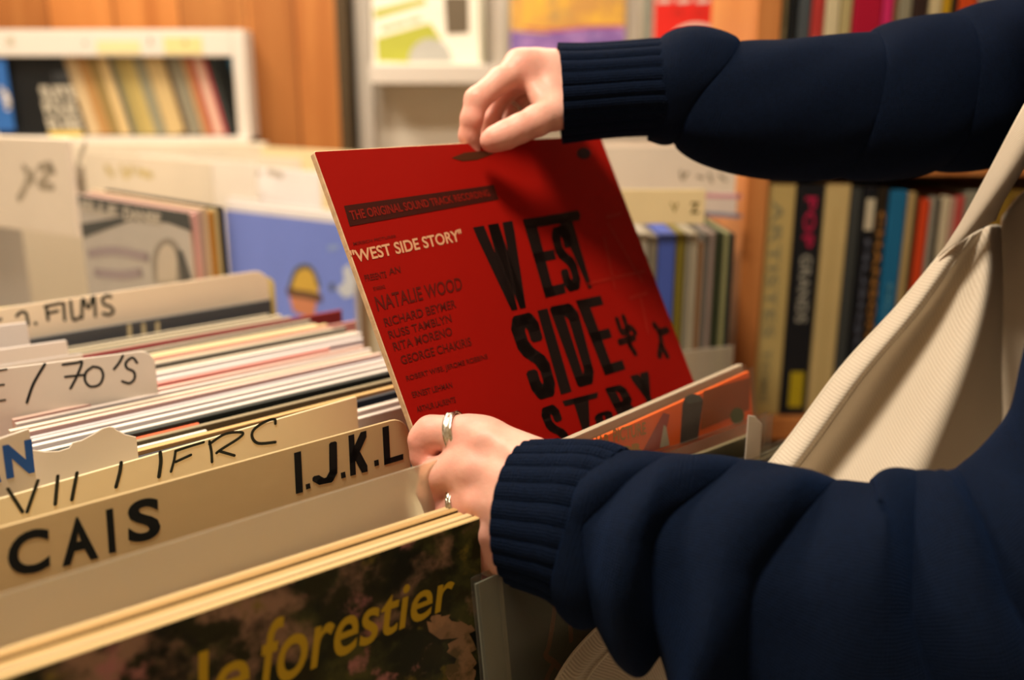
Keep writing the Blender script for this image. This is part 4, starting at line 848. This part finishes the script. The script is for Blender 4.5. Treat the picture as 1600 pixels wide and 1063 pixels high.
# rings
def ring(center, axis, rad, wid, th, name, label):
    axis = axis/np.linalg.norm(axis); e1 = np.cross(axis, A([0, 0, 1.])); e1 /= np.linalg.norm(e1); e2 = np.cross(axis, e1)
    V, Fc = [], []; NA, prof = 72, [(-.5, 0), (-.5, 1), (-.3, 1.25), (0, 1.0), (.3, 1.25), (.5, 1), (.5, 0)]
    for i in range(NA):
        a = 2*math.pi*i/NA
        for k_, (x, y) in enumerate(prof):
            carve = (.55+.45*math.cos(9*a+(x*6))) if k_ in (2, 3, 4) else 1
            V.append(center+axis*x*wid+(e1*math.cos(a)+e2*math.sin(a))*(rad+th*y*carve))
    n = len(prof)
    for i in range(NA):
        for k_ in range(n): Fc.append((i*n+k_, i*n+(k_+1) % n, ((i+1) % NA)*n+(k_+1) % n, ((i+1) % NA)*n+k_))
    o = kid(name, V, Fc, mat('silver', '#d8d2c4', .18, .5, .5, 900, .05, 200, metallic=1)); o['label'] = label; return o
ring(at(712, 676, .5525), at(699, 678, .5545)-at(726, 674, .5505), .0118, .0060, .0013, 'finger_ring', 'wide engraved silver ring on the index finger')
ring(at(722, 790, .546), L_ring[2][0]-L_ring[0][0], .0130, .0036, .0012, 'finger_ring', 'narrow silver ring on a lower finger')
ring(at(800, 166, .762), R_ring[2][0]-R_ring[1][0], .0095, .003, .001, 'finger_ring', 'silver ring inside the curled upper hand')
# hair
qh = headc
def hair_f(P):
    q = (P-qh-A([.012, 0, .018]))/A([.098, .086, .118], np.float32); d = (np.linalg.norm(q, axis=1)-1)*.085
    d = smin(d, chain(P, [(qh+A([.07, 0, .0]), .06), (qh+A([.085, 0, -.10]), .055), (qh+A([.09, 0, -.17]), .04)], .03), .03)
    q2 = (P-qh-A([-.065, 0, -.05]))/A([.075, .062, .095], np.float32); return np.maximum(d, -(np.linalg.norm(q2, axis=1)-1)*.07)
V_, F_ = nets(hair_f, qh-A([.13, .12, .25]), qh+A([.17, .12, .16]), .009); kid('hair', V_, F_, mat('hair_brown', '#2c1c12', .5, .3, .8, 300))

# ------------------------------------------------------------ the navy sweater
def knit(name, rib):
    m = bpy.data.materials.new(name); m.use_nodes = True; nt = m.node_tree; p = nt.nodes['Principled BSDF']
    p.inputs['Roughness'].default_value = .92; p.inputs['Specular IOR Level'].default_value = .08; p.inputs['Sheen Weight'].default_value = .14; p.inputs['Sheen Roughness'].default_value = .45; p.inputs['Sheen Tint'].default_value = lin('#2c5aa0')
    tc = nt.nodes.new('ShaderNodeTexCoord')
    n = nt.nodes.new('ShaderNodeTexNoise'); n.inputs['Scale'].default_value = 420; n.inputs['Detail'].default_value = 4; nt.links.new(tc.outputs['Object'], n.inputs['Vector'])
    mx = nt.nodes.new('ShaderNodeMix'); mx.data_type = 'RGBA'; mx.inputs[6].default_value = lin('#040914'); mx.inputs[7].default_value = lin('#0a172d'); nt.links.new(n.outputs['Fac'], mx.inputs[0]); nt.links.new(mx.outputs[2], p.inputs['Base Color'])
    mp = nt.nodes.new('ShaderNodeMapping'); nt.links.new(tc.outputs['UV'], mp.inputs['Vector']); mp.inputs['Scale'].default_value = (1, 1, 1)
    w1 = nt.nodes.new('ShaderNodeTexWave'); w1.bands_direction = 'Y'; w1.inputs['Scale'].default_value = 210; w1.inputs['Distortion'].default_value = 3; w1.inputs['Detail'].default_value = 2; w1.inputs['Detail Scale'].default_value = 3; nt.links.new(mp.outputs[0], w1.inputs['Vector'])
    w2 = nt.nodes.new('ShaderNodeTexWave'); w2.bands_direction = 'X'; w2.inputs['Scale'].default_value = 210; w2.inputs['Distortion'].default_value = 3; nt.links.new(mp.outputs[0], w2.inputs['Vector'])
    ad = nt.nodes.new('ShaderNodeMath'); ad.operation = 'ADD'; nt.links.new(w1.outputs['Fac'], ad.inputs[0]); nt.links.new(w2.outputs['Fac'], ad.inputs[1])
    a2 = nt.nodes.new('ShaderNodeMath'); a2.operation = 'ADD'; nt.links.new(ad.outputs[0], a2.inputs[0]); nt.links.new(n.outputs['Fac'], a2.inputs[1])
    b = nt.nodes.new('ShaderNodeBump'); b.inputs['Strength'].default_value = .5; b.inputs['Distance'].default_value = .0008; nt.links.new(a2.outputs[0], b.inputs['Height']); nt.links.new(b.outputs['Normal'], p.inputs['Normal'])
    return m
KNIT = knit('navy_knit', False)
def sweep(name, ctrl, par, NA=200, NS=260, shape=None, ribs=0, rib_amp=0., tilt=0., close_start=False, close_end=False, ratio=1.0, mod=None, smax=None):
    """tube through (px, py, depth, radius in photo points) rings; angle 0 looks at the camera, +90 deg is up"""
    c = A([at(x, y, d) for x, y, d, r in ctrl]); r = A([r_*d/F for x, y, d, r_ in ctrl]); X = A([x for x, *_ in ctrl], float)
    L = np.concatenate([[0], np.cumsum(np.linalg.norm(np.diff(c, axis=0), axis=1))])
    def cr(vals, s):
        vals = np.atleast_2d(vals.T).T; i = np.clip(np.searchsorted(L, s)-1, 0, len(L)-2); t = (s-L[i])/(L[i+1]-L[i]); 
        p1, p2 = vals[i], vals[i+1]; p0 = vals[np.maximum(i-1, 0)]; p3 = vals[np.minimum(i+2, len(L)-1)]
        m1 = (p2-p0)*.5; m2 = (p3-p1)*.5; t = t[:, None]
        return (2*t**3-3*t**2+1)*p1+(t**3-2*t**2+t)*m1+(-2*t**3+3*t**2)*p2+(t**3-t**2)*m2
    s = np.linspace(0, L[-1], NS); C = cr(c, s); Rr = cr(r, s)[:, 0]; XX = cr(X, s)[:, 0]
    T = np.gradient(C, axis=0); T /= np.linalg.norm(T, axis=1)[:, None]
    vd = C-CP; vd /= np.linalg.norm(vd, axis=1)[:, None]; N = -vd+T*np.sum(vd*T, 1)[:, None]; N /= np.linalg.norm(N, axis=1)[:, None]; B = np.cross(N, T); B *= np.sign(B@Uv)[:, None]
    th = math.pi+np.linspace(0, 2*math.pi, NA, endpoint=False); TH, S = np.meshgrid(th, s); XG = XX[:, None]+0*TH; RG = Rr[:, None]+0*TH
    rad = RG*(shape(TH, XG) if shape else 1)
    if ribs: rad = rad+rib_amp*(np.abs(np.cos(ribs*TH/2))**.7-.5)
    off = tilt*np.cos(TH)*RG
    V = C[:, None]+N[:, None]*(rad*np.cos(TH)*ratio)[..., None]+B[:, None]*(rad*np.sin(TH))[..., None]+T[:, None]*off[..., None]
    V = V.reshape(-1, 3); Fq, uv = [], []
    ii, jj = np.meshgrid(np.arange(NS-1), np.arange(NA), indexing='ij'); j2 = (jj+1) % NA
    Fq = np.stack([ii*NA+jj, ii*NA+j2, (ii+1)*NA+j2, (ii+1)*NA+jj], -1).reshape(-1, 4)
    rm = float(np.mean(Rr)); Us = np.stack([jj/NA, (jj+1)/NA, (jj+1)/NA, jj/NA], -1).reshape(-1)*2*math.pi*rm; Vs = np.stack([s[ii], s[ii], s[ii+1], s[ii+1]], -1).reshape(-1)
    me = mesh(name, V-org, Fq, True); ul = me.uv_layers.new(name='UVMap'); ul.data.foreach_set('uv', np.stack([Us, Vs], 1).reshape(-1))
    o = link(name, me, KNIT, par); so = o.modifiers.new('thickness', 'SOLIDIFY'); so.thickness = .0022; so.offset = -1; return o
def folds(valleys, amps, slant, pw=.55, skew=1.0, calm=0.):
    vx = A(valleys, float)
    def f(TH, X):
        Xs = X+slant(TH) if callable(slant) else X+slant*np.cos(TH)
        i = np.clip(np.searchsorted(vx, Xs.ravel()).reshape(Xs.shape)-1, 0, len(vx)-2); t = np.clip((Xs-vx[i])/(vx[i+1]-vx[i]), 0, 1)
        am = A(amps)[i]; wob = 1+.25*np.sin(2*TH+i*1.7)+.12*np.sin(5*TH+i*2.3)
        am = am*(1-calm*np.maximum(0, np.sin(TH))**2); return .90+1.25*am*wob*np.sin(math.pi*t**skew)**pw+.012*np.sin(3*TH+X*.02)+.008*np.sin(7*TH-X*.035)
    return f
def sw_f(P):
    d = chain(P, [(shR+A([-.02, 0, 0]), .064), (chest+A([.0, .08, .02]), .115), (chest, .125)], .03)
    d = smin(d, chain(P, [(shL+A([.0, 0, 0]), .066), (chest+A([.0, -.08, .02]), .115)], .03), .05)
    d = smin(d, chain(P, [(shR, .067), (chest, .118)], .02), .03); d = smin(d, chain(P, [(shL, .070), (chest, .118)], .02), .03)
    d = smin(d, chain(P, [(chest, .135), (pelvis, .15), (pelvis+A([0, 0, -.06]), .155)], .06), .05)
    d = smin(d, cone(P, neck-A([0, 0, .07]), neck-A([0, 0, .02]), .09, .076), .03)
    hole = cone(P, neck-A([0, 0, .03]), neck+A([0, 0, .08]), .064, .068)
    return np.maximum(d, -hole)
V_, F_ = nets(sw_f, A([chest[0]-.36, chest[1]-.40, pelvis[2]-.24]), A([chest[0]+.34, chest[1]+.40, neck[2]+.06]), .009)
sweater = kid('sweater', V_, F_, KNIT); sweater['label'] = 'navy knitted sweater'
sweater.modifiers.new('smooth', 'SMOOTH').iterations = 4
me = mesh('trousers', [], []); bpy.data.meshes.remove(me)
def tr_f(P):
    d = None
    for sgn in (-1, 1):
        c = chain(P, [(pelvis+A([0, sgn*.07, -.02]), .125), (pelvis+A([0, sgn*.085, -.12]), .105), (A([pelvis[0]+.01, pelvis[1]+sgn*.10, .50]), .078), (A([pelvis[0]+.04, pelvis[1]+sgn*.10, .10]), .064)], .03)
        d = c if d is None else smin(d, c, .02)
    return d
V_, F_ = nets(tr_f, A([pelvis[0]-.22, pelvis[1]-.30, .0]), A([pelvis[0]+.24, pelvis[1]+.30, pelvis[2]+.14]), .013); kid('trousers', V_, F_, mat('denim', '#1c2230', .85, .2, .3, 400))
# lower (left) arm: ribbed cuff then a gathered sleeve with deep folds
cuffL = [(822, 802, .523, 108), (850, 806, .520, 113), (885, 812, .517, 120), (915, 820, .515, 128), (945, 830, .513, 128)]
sweep('cuff', cuffL, sweater, 312, 60, shape=lambda TH, X: 1+.02*np.sin(2*TH+1), ribs=26, rib_amp=.0022, tilt=-.30, ratio=.72)
slv = [(905, 820, .515, 122), (930, 828, .513, 136), (965, 838, .511, 145), (1010, 850, .508, 154), (1060, 862, .504, 162), (1130, 884, .499, 180), (1200, 912, .493, 196), (1280, 938, .486, 208), (1370, 962, .478, 220), (1480, 955, .470, 236), (1590, 925, .464, 226), (1695, 850, .460, 215), (1775, 720, .458, 202), (1812, 590, .459, 202), (1845, 450, .463, 200), (1890, 320, .470, 200)]
def slant_low(TH):
    s_ = np.sin(TH); return -(88*np.maximum(0, s_)**1.4+40*np.maximum(0, -s_)**1.4)+14
sweep('sleeve', slv, sweater, 260, 560, shape=folds([860, 940, 1042, 1190, 1425, 1560, 1700, 1900], [.12, .30, .36, .30, .18, .14, .08], slant_low, .8, 1.45, .93), tilt=-.06, ratio=.80)
# upper (right) arm
cuffR = [(875, 147, .727, 71), (920, 144, .728, 68), (970, 140, .729, 67), (1020, 137, .730, 68), (1040, 137, .731, 69)]
sweep('cuff', cuffR, sweater, 264, 60, ribs=22, rib_amp=.0020, tilt=-.06, ratio=1.02)
slR = [(1022, 138, .731, 70), (1050, 140, .730, 79), (1085, 147, .729, 86), (1130, 163, .728, 97), (1200, 172, .726, 105), (1290, 170, .723, 112), (1370, 165, .722, 116), (1450, 152, .724, 121), (1540, 136, .730, 124), (1640, 118, .745, 124), (1800, 90, .80, 116)]
sweep('sleeve', slR, sweater, 220, 420, shape=folds([1000, 1096, 1345, 1475, 1640, 1900], [.17, .07, .07, .06, .05], lambda TH: -24*np.sin(TH)+6*np.cos(TH), .6, .8), ratio=.85)

# ------------------------------------------------------------ canvas tote bag on the shoulder
def canvas():
    m = bpy.data.materials.new('canvas'); m.use_nodes = True; nt = m.node_tree; p = nt.nodes['Principled BSDF']; p.inputs['Roughness'].default_value = .85; p.inputs['Specular IOR Level'].default_value = .12
    tc = nt.nodes.new('ShaderNodeTexCoord'); mp = nt.nodes.new('ShaderNodeMapping'); mp.inputs['Rotation'].default_value = (0, 0, math.radians(35)); nt.links.new(tc.outputs['UV'], mp.inputs['Vector'])
    w = nt.nodes.new('ShaderNodeTexWave'); w.inputs['Scale'].default_value = 135; w.inputs['Distortion'].default_value = 1.2; w.inputs['Detail'].default_value = 2; nt.links.new(mp.outputs[0], w.inputs['Vector'])
    r = nt.nodes.new('ShaderNodeMix'); r.data_type = 'RGBA'; r.inputs[6].default_value = lin('#d8c9b2'); r.inputs[7].default_value = lin('#e3d5bf'); nt.links.new(w.outputs['Fac'], r.inputs[0]); nt.links.new(r.outputs[2], p.inputs['Base Color'])
    b = nt.nodes.new('ShaderNodeBump'); b.inputs['Strength'].default_value = .35; b.inputs['Distance'].default_value = .0007; nt.links.new(w.outputs['Fac'], b.inputs['Height']); nt.links.new(b.outputs['Normal'], p.inputs['Normal'])
    return m
CANVAS = canvas()
bagP = at(1400, 900, .68); bag = empty('tote_bag', (bagP[0], bagP[1], .62)); tag(bag, 'cream canvas tote bag hanging from the shoulder behind the lower arm', 'bag')
def cloth(name, rows, par, nu=10, nv=10, th=.0016, m=None):
    """smooth cloth through a grid of (px, py, depth) points"""
    G = A([[at(*p) for p in r] for r in rows])
    def up1(a, n):
        out = []
        for i in range(a.shape[0]-1):
            p0, p1, p2, p3 = a[max(i-1, 0)], a[i], a[i+1], a[min(i+2, a.shape[0]-1)]
            for k in range(n):
                t = k/n; out.append(.5*((2*p1)+(-p0+p2)*t+(2*p0-5*p1+4*p2-p3)*t*t+(-p0+3*p1-3*p2+p3)*t**3))
        out.append(a[-1]); return A(out)
    G = up1(G, nu); G = np.swapaxes(up1(np.swapaxes(G, 0, 1), nv), 0, 1); n0, n1 = G.shape[:2]
    du = np.concatenate([np.zeros((1, n1)), np.cumsum(np.linalg.norm(np.diff(G, axis=0), axis=2), 0)]); dv = np.concatenate([np.zeros((n0, 1)), np.cumsum(np.linalg.norm(np.diff(G, axis=1), axis=2), 1)], 1)
    ii, jj = np.meshgrid(np.arange(n0-1), np.arange(n1-1), indexing='ij'); q = np.stack([ii*n1+jj, (ii+1)*n1+jj, (ii+1)*n1+jj+1, ii*n1+jj+1], -1).reshape(-1, 4)
    me = mesh(name, G.reshape(-1, 3)-A(par.location), q, True); ul = me.uv_layers.new(name='UVMap'); ul.data.foreach_set('uv', np.stack([du.reshape(-1)[q].reshape(-1), dv.reshape(-1)[q].reshape(-1)], 1).reshape(-1))
    o = link(name, me, m or CANVAS, par); so = o.modifiers.new('thickness', 'SOLIDIFY'); so.thickness = th; so.offset = 0; return o
front = [[(1478, 388, .700), (1500, 376, .694), (1520, 366, .697), (1535, 358, .701), (1547, 352, .699), (1556, 351, .707), (1563, 353, .725)],
         [(1402, 480, .698), (1424, 486, .689), (1440, 482, .697), (1470, 470, .720), (1532, 470, .690), (1555, 462, .722), (1566, 455, .785)],
         [(1314, 576, .694), (1338, 588, .684), (1354, 584, .692), (1400, 572, .722), (1490, 592, .678), (1530, 582, .712), (1564, 570, .79)],
         [(1220, 702, .688), (1244, 716, .677), (1261, 713, .686), (1315, 700, .716), (1430, 722, .668), (1490, 702, .70), (1562, 700, .785)],
         [(1098, 846, .665), (1124, 862, .655), (1141, 860, .662), (1200, 850, .69), (1340, 880, .648), (1420, 860, .665), (1520, 860, .715)],
         [(944, 972, .585), (962, 990, .579), (978, 994, .583), (1050, 1000, .60), (1200, 1040, .60), (1340, 1040, .615), (1480, 1040, .66)],
         [(870, 1064, .540), (890, 1075, .535), (906, 1080, .538), (990, 1095, .55), (1150, 1130, .55), (1300, 1150, .57), (1450, 1160, .62)],
         [(838, 1180, .510), (858, 1186, .506), (874, 1190, .508), (960, 1210, .52), (1120, 1240, .545), (1280, 1260, .56), (1440, 1280, .60)],
         [(850, 1330, .50), (866, 1340, .497), (880, 1345, .50), (960, 1370, .51), (1110, 1400, .545), (1260, 1420, .56), (1420, 1440, .60)]]
cloth('front_panel', front, bag, 12, 8)
def tube_line(name, pts, rad, par, m, n=8, sub=8):
    P = A([at(*p) for p in pts]); out = []
    for i in range(len(P)-1):
        p0, p1, p2, p3 = P[max(i-1, 0)], P[i], P[i+1], P[min(i+2, len(P)-1)]
        for k in range(sub):
            t = k/sub; out.append(.5*((2*p1)+(-p0+p2)*t+(2*p0-5*p1+4*p2-p3)*t*t+(-p0+3*p1-3*p2+p3)*t**3))
    out.append(P[-1]); P = A(out); T = np.gradient(P, axis=0); T /= np.linalg.norm(T, axis=1)[:, None]
    e1 = np.cross(T, Vv); e1 /= np.linalg.norm(e1, axis=1)[:, None]; e2 = np.cross(T, e1); V, Fc = [], []
    for i in range(len(P)):
        for k in range(n): a = 2*math.pi*k/n; V.append(P[i]+rad*(e1[i]*math.cos(a)+e2[i]*math.sin(a)))
    for i in range(len(P)-1):
        for k in range(n): Fc.append((i*n+k, i*n+(k+1) % n, (i+1)*n+(k+1) % n, (i+1)*n+k))
    return link(name, mesh(name, A(V)-A(par.location), Fc, True), m, par)
SEAM = mat('seam_thread', '#efe2ca', .8, .1, .9, 900)
tube_line('hem_seam', [(r[2][0], r[2][1], r[2][2]-.0015) for r in front[:-1]], .0009, bag, SEAM)
tube_line('hem_edge', [r[0] for r in front], .0014, bag, SEAM)
back = [[(1566, 340, .735), (1600, 300, .74), (1660, 280, .74)], [(1545, 470, .80), (1600, 460, .81), (1680, 450, .80)], [(1500, 600, .81), (1590, 600, .82), (1690, 600, .80)], [(1440, 740, .80), (1580, 740, .81), (1700, 740, .79)],
        [(1380, 900, .74), (1540, 900, .76), (1690, 900, .74)], [(1330, 1060, .69), (1500, 1060, .71), (1660, 1060, .70)], [(1300, 1200, .64), (1480, 1200, .66), (1640, 1200, .66)]]
cloth('back_panel', back, bag, 8, 8)
strap = [[(1466, 402, .694), (1500, 376, .686), (1530, 356, .687), (1554, 344, .697)], [(1503, 345, .684), (1528, 338, .677), (1552, 322, .678), (1568, 312, .687)], [(1548, 262, .668), (1572, 270, .661), (1592, 262, .662), (1606, 250, .671)],
         [(1602, 160, .648), (1630, 168, .641), (1650, 165, .642), (1664, 158, .651)], [(1700, -10, .615), (1728, -2, .609), (1748, -4, .610), (1762, -12, .619)], [(1790, -170, .57), (1818, -160, .564), (1838, -160, .566), (1852, -170, .574)]]
cloth('strap', strap, bag, 8, 6, .0022)
tube_line('strap_seam', [(r[3][0]-7, r[3][1]-1, r[3][2]-.0028) for r in strap], .0008, bag, SEAM)

# ------------------------------------------------------------ group phrases for the repeats
for o in list(COL.objects):
    if o.parent or 'label' not in o: continue
    l, c = o['label'], o['category']; g = None
    if c == 'book':
        if 'ledge' in l: g = 'face-out covers on the display ledge'
        elif 'upper row' in l or 'forearm' in l or 'top right' in l or 'sleeve' in l or o.location.z > zs2t: g = 'books in the upper row of the bookcase'
        else: g = 'books in the lower row of the bookcase'
    elif c == 'record':
        if 'upper left' in l or 'far left of the shelf' in l: g = 'records in the upper left wall shelf'
        elif 'edge-on' in l: g = 'edge-on records beside the bookcase'
        elif 'grey photographic cover' in l or 'periwinkle' in l: g = 'records in the back browser'
        elif 'right-hand bin' in l or 'orange-red' in l and 'torn' not in l and 'yellow card' not in l or 'ribbed cuff' in l: g = 'records in the right-hand bin'
        elif 'forest' in l or 'front bunch' in l: g = 'records in the front bunch'
        elif 'huge black block' in l: g = None
        else: g = 'records between the divider cards of the front browser'
    elif c == 'divider' and 'card' in o.name: g = 'index cards in the back rows' if 'index' in l else 'divider cards of the front browser'
    elif c == 'cabinet': g = 'white record browsers'
    if g: o['group'] = g
